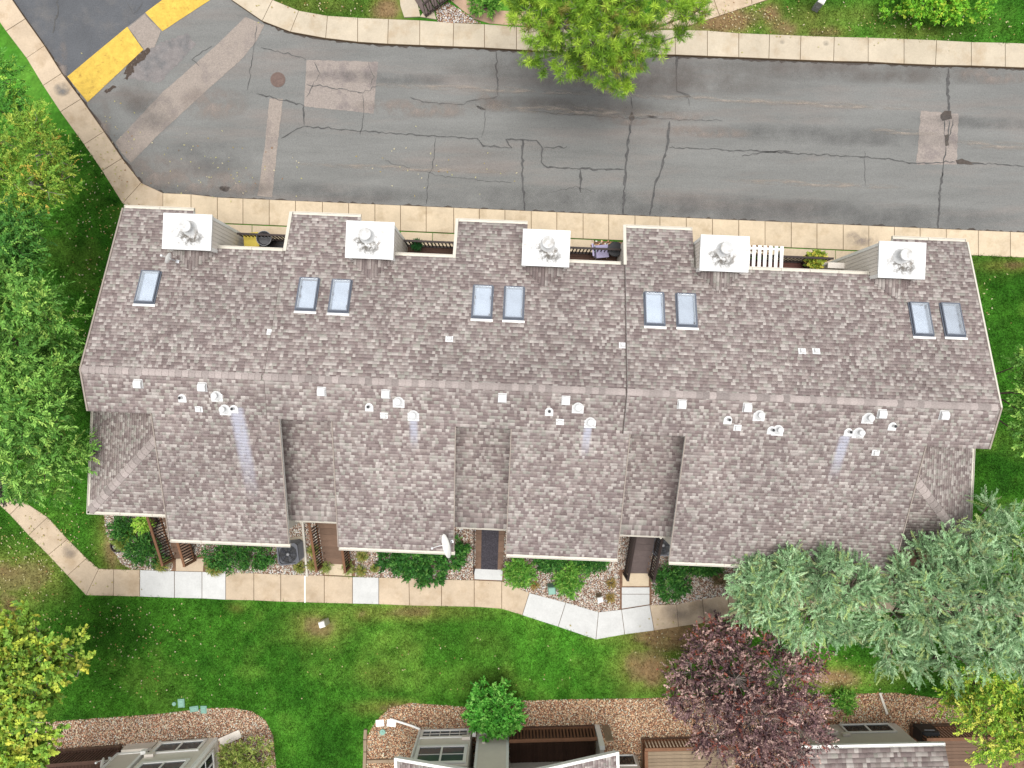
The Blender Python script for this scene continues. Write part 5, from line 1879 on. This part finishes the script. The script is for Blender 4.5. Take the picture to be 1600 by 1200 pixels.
ASH = [(78, 120, 48), (96, 138, 58), (56, 96, 34), (118, 156, 70), (140, 170, 80)]
tree('ash_tree', 'large bright green tree at the left edge beside the west gable', (70, 610),
     [(35, 480, 5.2, 62), (88, 512, 4.8, 42), (30, 560, 5.4, 62), (90, 572, 4.4, 30), (45, 640, 5.6, 70), (98, 640, 4.6, 32), (28, 720, 5.0, 60), (88, 712, 4.4, 44), (70, 755, 3.9, 34), (60, 590, 5.2, 55), (10, 440, 5, 45), (-40, 560, 5.5, 70), (-40, 680, 5.5, 70), (98, 690, 4.2, 24), (-30, 470, 5.2, 55)],
     .2, dict(n_twigs=4200, twig=.42, per=13, leaf=.125, wid=.05, pal=ASH, palw=[.3, .3, .14, .18, .08], droop=.2, lo=.6, clump=16, cs=.2), twigs=60)
tree('honeylocust_tree', 'yellow green tree with orange tinged tips beside the corner sidewalk', (50, 290),
     [(60, 205, 4.6, 30), (25, 230, 5, 40), (85, 240, 4.5, 26), (96, 282, 4.2, 28), (60, 290, 4.8, 34), (20, 290, 5, 40), (60, 185, 4.4, 20), (110, 290, 4.0, 16), (-20, 260, 5, 50), (75, 315, 4.2, 16)],
     .13, dict(n_twigs=1700, twig=.36, per=14, leaf=.085, wid=.035, pal=[(124, 152, 56), (102, 138, 48), (150, 162, 64), (84, 124, 42), (176, 150, 66)], palw=[.32, .28, .14, .23, .03], droop=.2, lo=.55, clump=12, cs=.17), twigs=50, mat='greytwig')
tree('elm_tree', 'darker green tree between the yellow green one and the large one', (40, 385),
     [(30, 350, 4.8, 36), (10, 390, 5, 45), (45, 385, 4.4, 26), (30, 420, 4.4, 26), (52, 345, 4.0, 16), (-30, 380, 5, 50), (5, 330, 4.6, 30)],
     .12, dict(n_twigs=1500, twig=.36, per=12, leaf=.10, wid=.045, pal=[(64, 112, 44), (84, 132, 52), (52, 96, 36), (112, 152, 66)], palw=[.35, .3, .2, .15], droop=.2, clump=12, cs=.18), twigs=30)
tree('aspen_tree', 'loose green tree in the top left corner behind the sidewalk', (30, 180),
     [(5, 130, 4.5, 40), (30, 165, 4.2, 26), (5, 175, 4.6, 34), (-20, 110, 4.6, 40)],
     .10, dict(n_twigs=520, twig=.36, per=11, leaf=.10, wid=.045, pal=[(70, 122, 44), (92, 142, 54), (56, 104, 36), (132, 162, 60)], palw=[.3, .3, .2, .2], droop=.2, lo=.3), twigs=30)
tree('maple_tree', 'yellowing maple at the bottom left corner above the gravel', (95, 1010),
     [(32, 985, 4.6, 22), (30, 1022, 5, 34), (72, 1015, 4.8, 24), (100, 1015, 4.6, 22), (122, 1030, 4.4, 18), (120, 1058, 4.3, 14), (70, 1045, 5, 26), (30, 1065, 5.2, 38), (75, 1075, 4.5, 16), (25, 1110, 5.4, 36), (48, 1150, 5.2, 34), (10, 1170, 5.4, 44), (45, 1190, 5, 34), (-30, 1090, 5.4, 60), (12, 1040, 5.2, 34), (40, 960, 4.2, 12)],
     .16, dict(n_twigs=2100, twig=.30, per=10, leaf=.13, wid=.11, pal=[(136, 162, 62), (110, 144, 52), (164, 176, 66), (90, 124, 46), (192, 188, 72), (146, 148, 60)], palw=[.28, .25, .15, .17, .06, .09], droop=.25, spread=.9, lo=.55, clump=11, cs=.16), twigs=110, mat='greytwig', twig_r=.012)
PLUM = [(96, 72, 74), (118, 92, 92), (60, 44, 47), (140, 112, 106), (134, 74, 60), (176, 148, 138)]
tree('plum_tree', 'dark purple leaved plum tree at the lower right of the lawn', (1125, 1030),
     [(1130, 990, 3.4, 30), (1100, 1010, 3.4, 30), (1080, 1050, 3.5, 34), (1165, 1010, 3.6, 38), (1210, 1000, 3.4, 30), (1255, 1040, 3.3, 34), (1150, 1060, 4.2, 52), (1220, 1060, 4.0, 48), (1110, 1095, 3.8, 44), (1180, 1120, 4.4, 55), (1250, 1100, 3.8, 38), (1265, 1150, 3.6, 28), (1120, 1150, 3.6, 38), (1185, 1170, 4.2, 48), (1245, 1170, 3.8, 38), (1070, 1090, 3.2, 28), (1190, 1215, 4, 50), (1120, 980, 3.1, 16), (1060, 1060, 3.1, 18)],
     .14, dict(n_twigs=4600, twig=.30, per=10, leaf=.07, wid=.06, pal=PLUM, palw=[.22, .22, .18, .16, .08, .14], droop=0.0, spread=.8, flat=.9, lo=.4, clump=9, cs=.15), twigs=420, mat='greytwig', twig_r=.009)
tree('sapling_tree', 'bright yellow green tree in the bottom right corner by the deck', (1460, 1030),
     [(1485, 1075, 3.4, 28), (1520, 1070, 3.8, 32), (1565, 1075, 4, 38), (1600, 1090, 4, 45), (1535, 1115, 4.2, 42), (1580, 1140, 4.4, 46), (1545, 1160, 4, 32), (1600, 1180, 4.2, 42), (1500, 1105, 3.4, 26), (1640, 1130, 4.2, 50)],
     .12, dict(n_twigs=1900, twig=.32, per=11, leaf=.09, wid=.05, pal=[(142, 170, 56), (110, 146, 46), (176, 190, 70), (84, 122, 38), (206, 204, 84)], palw=[.28, .26, .17, .2, .09], droop=.15, lo=.5, clump=10, cs=.16), twigs=90, mat='bark', twig_r=.010)
tree('linden_tree', 'green tree cut by the right edge level with the roof ridge', (1450, 612),
     [(1605, 565, 5, 24), (1615, 610, 5.2, 30), (1612, 655, 5.2, 34), (1640, 620, 5.4, 50), (1610, 690, 4.8, 20)],
     .12, dict(n_twigs=800, twig=.34, per=12, leaf=.11, wid=.055, pal=ASH, palw=[.3, .3, .14, .18, .08], droop=.2), twigs=20)

# junipers: fine feathery sprays
JUN = [(132, 164, 120), (110, 142, 98), (158, 184, 142), (84, 112, 74), (146, 164, 100), (128, 136, 96)]
JW = [.27, .24, .16, .16, .09, .08]


def juniper(name, label, base_px, L, n):
    bx_, by_ = G(*base_px)
    root = empty(name, (bx_, by_, 0), 0, label, 'tree')
    lb = lobes_px(L, bx_, by_, .7)
    o, P, t = foliage('crown', root, lb, n_twigs=n, twig=.46, per=26, leaf=.085, wid=.022, pal=JUN, palw=JW, droop=.05, spread=.75, flat=.35, lo=.45, lobe_tint=.16, clump=18, cs=.15, gain=1.95)
    limbs(root, (0, 0, -.05), lb, .17, 'bark', (P, t), n_twig=320, twig_r=.010)


juniper('juniper_tree', 'blue green juniper over the walk bend, the nearer to the plum tree', (1230, 880),
        [(1185, 905, 4.6, 40), (1165, 900, 4.3, 22), (1225, 895, 5, 40), (1285, 900, 5.2, 42), (1330, 915, 5.2, 40), (1210, 945, 4.5, 36), (1262, 955, 4.8, 42), (1310, 965, 4.6, 36), (1290, 990, 4.2, 20), (1360, 930, 5, 30), (1170, 940, 4, 24), (1250, 990, 4.0, 18), (1300, 875, 4.6, 16), (1240, 870, 4.6, 14)], 3400)
juniper('juniper_tree', 'wide pale green juniper covering the east corner of the lawn', (1400, 900),
        [(1400, 905, 5, 34), (1440, 880, 5.2, 36), (1470, 845, 5, 24), (1500, 870, 5.4, 42), (1545, 830, 5.2, 36), (1585, 850, 5.4, 44), (1400, 960, 5, 46), (1460, 950, 5.6, 60), (1530, 930, 5.8, 66), (1590, 950, 5.8, 60), (1395, 1015, 4.6, 34), (1430, 1035, 4.4, 22), (1480, 1020, 5, 42), (1540, 1010, 5.4, 46), (1590, 1020, 5.2, 44), (1650, 900, 5.6, 70), (1650, 1000, 5.4, 60), (1365, 1005, 4.4, 22), (1575, 800, 4.8, 22), (1545, 790, 4.6, 14), (1428, 850, 4.6, 12), (1500, 845, 4.6, 14), (1640, 810, 5, 40), (1450, 925, 5.6, 40)], 6400)

# pine: needle tufts
def pine(name, label, base_px, L, n_tuft, per, tuft_r=.19):
    bx_, by_ = G(*base_px)
    root = empty(name, (bx_, by_, 0), 0, label, 'tree')
    lb = lobes_px(L, bx_, by_, .75)
    P, d, k = crown_points(lb, n_tuft, .6, -.3)
    t = unit(d * np.array((1, 1, .4)) + np.array((0, 0, .55)) + rng.normal(0, .25, d.shape))
    q = np.repeat(np.arange(n_tuft), per)
    s = rng.uniform(-.18, .10, len(q))
    D = unit(t[q] * .55 + unit(rng.normal(0, 1, (len(q), 3))))
    B = P[q] + t[q] * s[:, None]
    pal = np.array([A(*c) for c in [(132, 166, 52), (104, 140, 42), (160, 188, 66), (84, 116, 40), (128, 124, 62)]]) * 2.0
    cc = pal[rng.choice(5, n_tuft, p=[.32, .28, .16, .17, .07])][q] * rng.uniform(.75, 1.25, (len(q), 1))
    nr = unit(rng.normal(0, 1, (len(q), 3)))
    place('crown', leaves_mesh('crown', B, D, nr, tuft_r * rng.uniform(.7, 1.1, len(q)), .016, cc, M['leaf']), root)
    limbs(root, (0, 0, -.05), lb, .2, 'greytwig', (P, t), n_twig=260, twig_r=.012)


pine('pine_tree', 'bright green pine overhanging the sidewalk and the road at the top', (925, 90),
     [(820, 20, 5, 30), (850, 55, 5, 34), (830, 95, 4.4, 16), (845, 108, 4.2, 15), (885, 100, 4.6, 28), (905, 125, 4.3, 14), (880, 40, 5.4, 36), (930, 60, 5.6, 44), (945, 105, 4.8, 32), (970, 135, 4.2, 18), (985, 95, 4.8, 28), (1000, 60, 5.2, 32), (1030, 75, 4.6, 18), (940, 5, 6, 50), (1000, 10, 5.6, 42), (1050, 10, 5, 34), (1085, 20, 4.6, 24), (1065, 55, 4.2, 12), (885, -10, 5.8, 45), (960, -40, 6, 60), (835, -20, 5.2, 36), (806, 5, 4.8, 18)], 1150, 70, .23)


# ---------- shrubs and border plants
def shrub(name, label, px, py, rpx, h, pal, leaf=.055, wid=.035, n=420, per=9, ry=None, cat='shrub', lobes=None, droop=0.1, tw=.16, group=None):
    x, y = G(px, py, h * .55)
    root = empty(name, (x, y, 0), 0, label, cat, group)
    k = (H - h * .55) / F * 1.1
    n = int(n * 1.5)
    if lobes:
        lb = []
        for (lx, ly, lr, lh) in lobes:
            gx, gy = G(lx, ly, lh * .5)
            lb.append((gx - x, gy - y, lh * .48, lr * k, lr * k, lh * .5))
    else:
        lb = [(0, 0, h * .48, rpx * k * .9, (ry or rpx) * k * .9, h * .5)]
        for i in range(4):
            a = random.uniform(0, 6.28)
            lb.append((rpx * k * .35 * math.cos(a), (ry or rpx) * k * .35 * math.sin(a), h * .5, rpx * k * .6, (ry or rpx) * k * .6, h * .48))
    pw = [.36, .30, .20, .14][:len(pal)]
    pw = np.array(pw) / sum(pw)
    o, P, t = foliage('foliage', root, lb, n_twigs=n, twig=tw, per=per, leaf=leaf, wid=wid, pal=pal, palw=pw, droop=droop, lo=.6, zmin=-.2, gain=1.6, clump=6, cs=.06)
    mb = MB()
    for i in rng.choice(len(P), 14, replace=False):
        mb.tube([(rng.normal(0, .04), rng.normal(0, .04), -.02), P[i] * np.array((.5, .5, .5)), P[i]], [.016, .011, .005], 4, cap=False)
    mb.build('stems', M['bark'], root)
    return root


DK = [(46, 96, 34), (64, 116, 44), (34, 76, 26), (94, 140, 62)]
MD = [(84, 138, 46), (106, 156, 58), (64, 116, 36), (136, 176, 76)]
OL = [(122, 140, 62), (142, 156, 76), (98, 118, 48), (160, 166, 90)]
YG = [(136, 176, 62), (112, 156, 50), (160, 192, 84), (92, 136, 42)]
shrub('shrub', 'dark green shrub under the west hip eave in the corner bed', 193, 824, 20, .8, DK, n=300)
shrub('shrub', 'biggest dark green shrub of the west corner bed, next to the walk', 226, 862, 27, 1.0, DK, n=520)
shrub('perennial', 'small lime green plant between the shrubs of the west corner bed', 203, 833, 9, .4, YG, n=70, leaf=.08, wid=.05, cat='plant')
shrub('perennial', 'straggly yellow green plant beside the stone ring of the west bed', 187, 845, 12, .4, OL, n=60, leaf=.10, wid=.03, cat='plant')
shrub('shrub', 'long dark green shrub row against the wall left of the air conditioner', 375, 868, 50, .8, DK, n=800, lobes=[(340, 864, 22, .8), (365, 872, 22, .8), (395, 870, 22, .8), (416, 868, 16, .7)])
shrub('groundcover_shrub', 'wide dark glossy shrub mass under the eave beside the satellite dish', 655, 880, 50, .6, DK, n=1100, leaf=.085, wid=.05,
      lobes=[(610, 870, 20, .5), (640, 876, 26, .6), (670, 885, 28, .7), (660, 898, 16, .45), (700, 868, 22, .6), (716, 856, 12, .5), (625, 885, 12, .4)])
shrub('shrub', 'round green shrub right of the black stair runner', 812, 893, 25, .8, MD, n=480)
shrub('shrub', 'dark shrub tucked under the eave between two round shrubs', 858, 876, 24, .7, DK, n=420, ry=16)
shrub('shrub', 'round green shrub next to the pale green pedestal', 893, 906, 26, .8, MD, n=520)
shrub('shrub', 'dark shrub under the eave corner left of the grey stairs', 925, 877, 27, .7, DK, n=420, ry=16)
shrub('shrub', 'dark round clipped shrub right of the grey stairs by the walk', 1050, 910, 28, 1.0, DK, n=640)
shrub('shrub', 'low dark shrub along the wall left of the junipers', 1095, 886, 34, .6, DK, n=420, ry=12)
shrub('shrub', 'small brownish shrub in the gravel at the juniper edge', 1124, 906, 12, .4, [(120, 104, 76), (98, 92, 60), (140, 118, 92)], n=110)
shrub('shrub', 'bright green bushy shrub at the lawn edge above the middle house', 772, 1108, 44, 1.5, [(76, 148, 46), (98, 168, 62), (54, 120, 34), (128, 186, 84)], n=900, leaf=.085, wid=.055, tw=.22)
shrub('shrub', 'olive green shrub at the bottom edge beside the left house', 388, 1192, 46, 1.2, OL, n=800)
shrub('shrub', 'low green shrub in the gravel above the right house window', 1318, 1100, 22, .5, MD, n=260)
shrub('shrub', 'bright lime shrub at the top edge on the lawn across the road', 1455, 2, 60, 1.3, [(116, 178, 48), (138, 192, 58), (92, 152, 36), (176, 200, 66)], n=1100, leaf=.085, wid=.05, lobes=[(1402, 6, 22, 1.2), (1440, 8, 26, 1.3), (1480, 8, 28, 1.4), (1520, 4, 30, 1.3), (1460, -14, 40, 1.5)])
shrub('shrub', 'small green shrub at the top edge left of the pine', 757, 2, 24, .8, MD, n=320)
shrub('shrub', 'dark shrub at the left edge where the diagonal walk leaves the frame', 12, 762, 26, .9, [(58, 74, 52), (78, 92, 66), (44, 58, 40), (150, 140, 130)], n=320)


def tuft(px, py, rpx, h, pal, label, n=150, name='grass_tuft'):
    x, y = G(px, py, h * .4)
    root = empty(name, (x, y, 0), 0, label, 'plant')
    r_ = rpx * (H - h * .4) / F
    a = rng.uniform(0, 6.28, n)
    out = np.sqrt(rng.uniform(.02, 1, n))
    B = np.stack([np.cos(a) * .06 * out, np.sin(a) * .06 * out, np.zeros(n)], -1)
    mdp = B + np.stack([np.cos(a) * r_ * out * .55, np.sin(a) * r_ * out * .55, h * (1.0 - .35 * out)], -1)
    tip = B + np.stack([np.cos(a) * r_ * out, np.sin(a) * r_ * out, h * (1.0 - .75 * out)], -1)
    S = np.stack([-np.sin(a), np.cos(a), np.zeros(n)], -1) * .012
    V = np.stack([B - S, B + S, mdp + S, mdp - S, tip], 1).reshape(-1, 3)
    i = 5 * np.arange(n)[:, None]
    f = np.concatenate([i + np.array([[0, 1, 2]]), i + np.array([[0, 2, 3]]), i + np.array([[3, 2, 4]])])
    c = np.array([A(*p) for p in pal])[rng.choice(len(pal), n)] * rng.uniform(.8, 1.2, (n, 1))
    place('blades', npmesh('blades', V, f, M['leaf'], np.repeat(c, 5, 0)), root)
    MB().lathe([(.05, -.01), (.07, .02), (.03, .06)], 8).build('crown_base', M['bark'], root)


TG = [(150, 152, 64), (122, 136, 54), (176, 164, 86), (98, 120, 44)]
TY = [(176, 146, 72), (150, 128, 62), (190, 162, 96), (120, 112, 54)]
tuft(252, 880, 16, .5, TG, 'tall ornamental grass beside the foot of the westernmost stairs', 260)
tuft(335, 886, 17, .5, TG, 'ornamental grass spilling over the walk right of the westernmost stairs', 260)
tuft(468, 886, 11, .35, TG, 'grass tuft left of the white drain pipe end')
tuft(489, 860, 11, .35, TG, 'upper grass tuft between drain pipe and second stairs')
tuft(489, 883, 11, .35, TG, 'lower grass tuft between drain pipe and second stairs')
tuft(566, 869, 11, .4, TG, 'tall spiky plant right of the second stairs')
tuft(564, 891, 10, .3, TG, 'low spiky plant by the walk right of the second stairs')
tuft(585, 888, 7, .25, TG, 'smallest spiky plant in the gravel right of the second stairs')
tuft(711, 884, 8, .2, TY, 'dry brown tuft in the gravel left of the black stair runner', 80)
tuft(836, 914, 9, .25, TY, 'dry tuft in front of the round shrub by the runner stairs', 90)
tuft(955, 912, 9, .25, TY, 'upper dry tuft in the gravel left of the grey stairs', 90)
tuft(954, 934, 9, .25, TY, 'lower dry tuft near the walk left of the grey stairs', 90)
for px, side in ((508, 'left'), (545, 'right')):
    shrub('clipped_bush', f'small round bush at the {side} foot of the second stairs', px, 886, 8, .35, OL, n=90, leaf=.04, wid=.02, cat='shrub')

# potted and ringed plants
def pot(px, py, r_, h, z0, label, mat='pot', name='planter', plant=None, pal=None, ph=.4, n=160, leaf=.06):
    x, y = G(px, py, z0 + h)
    root = empty(name, (x, y, z0), 0, label, 'planter')
    MB().lathe([(r_ * .75, .0), (r_ * .95, h * .85), (r_, h * .86), (r_, h), (r_ * .88, h), (r_ * .86, h * .8)], 22).build('pot', M[mat], root, smooth=False)
    MB().lathe([(r_ * .85, h * .78), (r_ * .85, h * .86)], 18).build('soil', M['dirt'], root)
    if pal:
        lb = [(0, 0, h + ph * .4, r_ * .95, r_ * .95, ph * .5), (r_ * .3, .05, h + ph * .5, r_ * .7, r_ * .6, ph * .5)]
        pw = np.array([.36, .30, .20, .14][:len(pal)]); pw = pw / pw.sum()
        foliage('foliage', root, lb, n_twigs=n, twig=.15, per=8, leaf=leaf, wid=leaf * .6, pal=pal, palw=pw, lo=.3, zmin=-.2)
    return root


pot(228, 818, .42, .35, .012, 'dark round planter with lime green plant under the west hip eave', pal=YG, ph=.5, n=150, leaf=.07)
pot(652, 384, .17, .22, DZ, 'potted dark green topiary ball on the second balcony', pal=[(30, 74, 34), (40, 90, 42), (24, 60, 28)], ph=.36, n=420, leaf=.03)
pot(1269, 408, .32, .35, DZ, 'large pot with yellow green plant on the balcony beside the pergola', pal=[(150, 160, 60), (120, 142, 50), (180, 170, 70), (96, 116, 44)], ph=.5, n=200, leaf=.09)
x, y = G(186, 851)
root = empty('stone_ring', (x, y, .012), 0, 'dark edging ring filled with pale stones in the west corner bed', 'planter')
MB().lathe([(.30, .0), (.30, .12), (.26, .12), (.26, .05), (.05, .05)], 24).build('ring', M['pot'], root)
me = MB().add([(1, 0, 0), (-1, 0, 0), (0, 1, 0), (0, -1, 0), (0, 0, 1), (0, 0, -1), (.6, .6, .4), (-.6, .5, .5)], [(0, 6, 4), (6, 2, 4), (2, 7, 4), (7, 1, 4), (1, 3, 4), (3, 0, 4), (2, 6, 0), (1, 7, 2), (0, 3, 5), (3, 1, 5), (1, 2, 5), (2, 0, 5)]).mesh('stone', M['white_slab'])
for i in range(22):
    a, r_ = random.uniform(0, 6.28), .22 * math.sqrt(random.random())
    s = random.uniform(.03, .05)
    place('stone', me, root, (r_ * math.cos(a), r_ * math.sin(a), .07), (random.random() * 3, 0, random.random() * 6), (s, s * .8, s * .6))

# black covered grill on the deck of the right house
x, y = G(1458, 1156, 1.0)
r = empty('covered_grill', (x, y, .25), 0, 'black covered barbecue on the deck at the lower right', 'grill')
MB().hexa([(-.36, -.25, 0), (.36, -.25, 0), (.36, .25, 0), (-.36, .25, 0)], [(-.34, -.24, .6), (.34, -.24, .6), (.34, .24, .6), (-.34, .24, .6)]).build('cover_skirt', M['black'], r)
MB().hexa([(-.35, -.25, .602), (.35, -.25, .602), (.35, .25, .602), (-.35, .25, .602)], [(-.22, -.05, .82), (.22, -.05, .82), (.22, .05, .82), (-.22, .05, .82)]).build('cover_hood', M['black'], r, bevel=.04)
MB().tube([(-.2, .255, .5), (.2, .255, .5)], .015, 6).build('handle', M['midgrey'], r)

# steps with dark railing across the road, cut by the top edge
x, y = G(645, 10)
r = empty('entry_stairs', (x, y, 0), 0, 'pale stair landing with dark slatted railing at the top edge across the road', 'stairs')
lp = [(p[0] - x, p[1] - y) for p in GP([(622, -30), (645, -30), (657, 27), (632, 28), (626, 10)])]
MB().prism(lp, -.1, .06).build('landing', M['pale_slab'], r)
lp = [(p[0] - x, p[1] - y) for p in GP([(657, 27), (682, 31), (678, 18), (660, 22)])]
MB().prism(lp, -.1, .05).build('lower_step', M['pale_slab'], r)
A0 = np.array(G(664, 26)); B0 = np.array(G(716, -6)); off = np.array((x, y))
dirv = (B0 - A0) / np.linalg.norm(B0 - A0)
nv = np.array((-dirv[1], dirv[0]))
for i in range(9):
    p = A0 - off + dirv * (.1 + i * .24)
    q = p + nv * 1.25
    MB().bar((*p, .10 + i * .06), (*q, .10 + i * .06), .21, .05).build('tread', M['greywood'], r)
for k in range(14):
    p = A0 - off + dirv * (.02 + k * .115) - nv * .06
    MB().tube([(*p, .02), (*p, .95 + k * .03)], .014, 5).build('picket', M['railmetal'], r)
p, q = A0 - off - nv * .06, A0 - off + dirv * 1.62 - nv * .06
MB().bar((*p, .97), (*q, 1.37), .07, .05).build('handrail', M['railmetal'], r)
MB().bar((*p, .10), (*q, .50), .05, .04).build('bottom_rail', M['railmetal'], r)


# ------------------------------------------------------------------ grass blades and fallen leaves
WALKP = GP([j[0] for j in WALK_J] + [j[1] for j in WALK_J][::-1])
UPP = GP([j[0] for j in UP_J] + [j[1] for j in UP_J][::-1])
SSP = GP([j[0] for j in SOUTH_J] + [j[1] for j in SOUTH_J][::-1])
BODY = [to_world(u, w) for u, w in [(-13.0, 5.4), (14.6, 5.4), (14.6, -1.3), (15.6, -1.3), (15.6, -4.6), (12.9, -5.3), (-11.2, -5.3), (-14.1, -4.6), (-14.1, -1.3), (-13, -1.3)]]
NG = [WALKP, SSP, UPP, BODY] + BEDPOLY + [GP([(1002, 46), (1062, 46), (1240, -13), (1330, -50), (1230, -60), (1100, -8), (1020, 20)]), GP([(622, -40), (760, -40), (835, 18), (835, 42), (680, 36), (620, 30)]),
                                      GP([(300, 335), (1390, 380), (1390, 440), (300, 400)])]


def grass(poly, x0, x1, y0, y1, dens, seed):
    n = int((x1 - x0) * (y1 - y0) * dens)
    gx, gy = rng.uniform(x0, x1, n), rng.uniform(y0, y1, n)
    ok = inside(poly, gx, gy)
    jx, jy = gx + rng.normal(0, .03, n) + .05 * (vnoise(gx, gy, .35) - .5), gy + rng.normal(0, .03, n) + .12 * (vnoise(gx, gy + 9, .3) - .5)
    for q in NG: ok &= ~inside(q, jx, jy)
    gx, gy = gx[ok], gy[ok]
    n = len(gx)
    c = lawn_cols(gx, gy)
    px, py = gx * F / H + 800, 600 - gy * F / H
    bare = np.zeros(n)
    for (cx, cy, rx, ry, s) in DRY:
        if s > .85: bare = np.maximum(bare, np.exp(-(((px - cx) / rx) ** 2 + ((py - cy) / ry) ** 2)))
    keep = rng.random(n) > bare * .8
    gx, gy, c = gx[keep], gy[keep], c[keep]
    n = len(gx)
    a = rng.uniform(0, 6.28, n)
    h = rng.uniform(.025, .085, n)
    lean = rng.uniform(.02, .09, n)
    b = rng.uniform(.007, .015, n)
    z = np.zeros(n)
    h = h + .03 * (vnoise(gx, gy, .25) > .62)
    dx, dy = np.cos(a), np.sin(a)
    V = np.stack([np.stack([gx - dy * b, gy + dx * b, z], -1), np.stack([gx + dy * b, gy - dx * b, z], -1), np.stack([gx + dx * lean, gy + dy * lean, h], -1)], 1)
    c = c * rng.uniform(.55, 1.75, (n, 1)) * np.array((1.05, 1.0, .9))
    o = place('grass', npmesh('grass', V.reshape(-1, 3), np.arange(3 * n).reshape(n, 3), M['blade'], np.repeat(c, 3, 0)))
    return o


props(grass(LAWN_S, -21.5, 21.5, -16.5, 10, 1300, 1), 'short mown lawn grass around the townhouses', 'grass', kind='stuff')
o = props(grass(LAWN_N, -9.5, 21.5, 13.4, 16.5, 900, 2), 'patchy grass strip across the road', 'grass', kind='stuff')
o.name = 'grass_across_road'

# fallen leaves lying on lawn and walk
spots = []
for (cx, cy, rx, ry, n) in [(160, 300, 60, 130, 420), (140, 480, 50, 80, 120), (90, 830, 70, 60, 160), (30, 880, 60, 60, 260), (150, 980, 120, 60, 260), (230, 1040, 140, 60, 140), (1400, 40, 200, 25, 220), (1160, 25, 80, 22, 260), (1520, 470, 40, 60, 60), (700, 1040, 250, 60, 90), (500, 10, 90, 14, 60), (1300, 1060, 80, 30, 160), (1030, 1000, 40, 40, 90), (340, 260, 90, 50, 80), (620, 260, 250, 40, 60), (1380, 1100, 120, 20, 120)]:
    spots.append(np.stack([rng.normal(cx, rx * .6, n), rng.normal(cy, ry * .6, n)], -1))
S_ = np.concatenate(spots)
S_ = S_[rng.random(len(S_)) < .62]
fx, fy = (S_[:, 0] - 800) * H / F, (600 - S_[:, 1]) * H / F
inroad = inside(ROADW, fx, fy)
keep = ~inside(BODY, fx, fy)
fx, fy, inroad = fx[keep], fy[keep], inroad[keep]
n = len(fx)
z = np.where(inroad, ZR + .022, .065)
a = rng.uniform(0, 6.28, n)
T_ = unit(np.stack([np.cos(a), np.sin(a), rng.normal(0, .15, n)], -1))
pal = np.array([A(*c) for c in [(214, 206, 150), (226, 214, 178), (190, 170, 96), (170, 124, 76), (204, 200, 120)]])
props(place('fallen_leaves', leaves_mesh('fallen_leaves', np.stack([fx, fy, z], -1), T_, unit(np.stack([rng.normal(0, .3, n), rng.normal(0, .3, n), np.ones(n)], -1)), rng.uniform(.05, .10, n), rng.uniform(.035, .06, n), pal[rng.choice(5, n, p=[.3, .25, .2, .1, .15])], M['leaf'])),
      'scattered yellow and pale fallen leaves on the grass', 'leaves', kind='stuff')
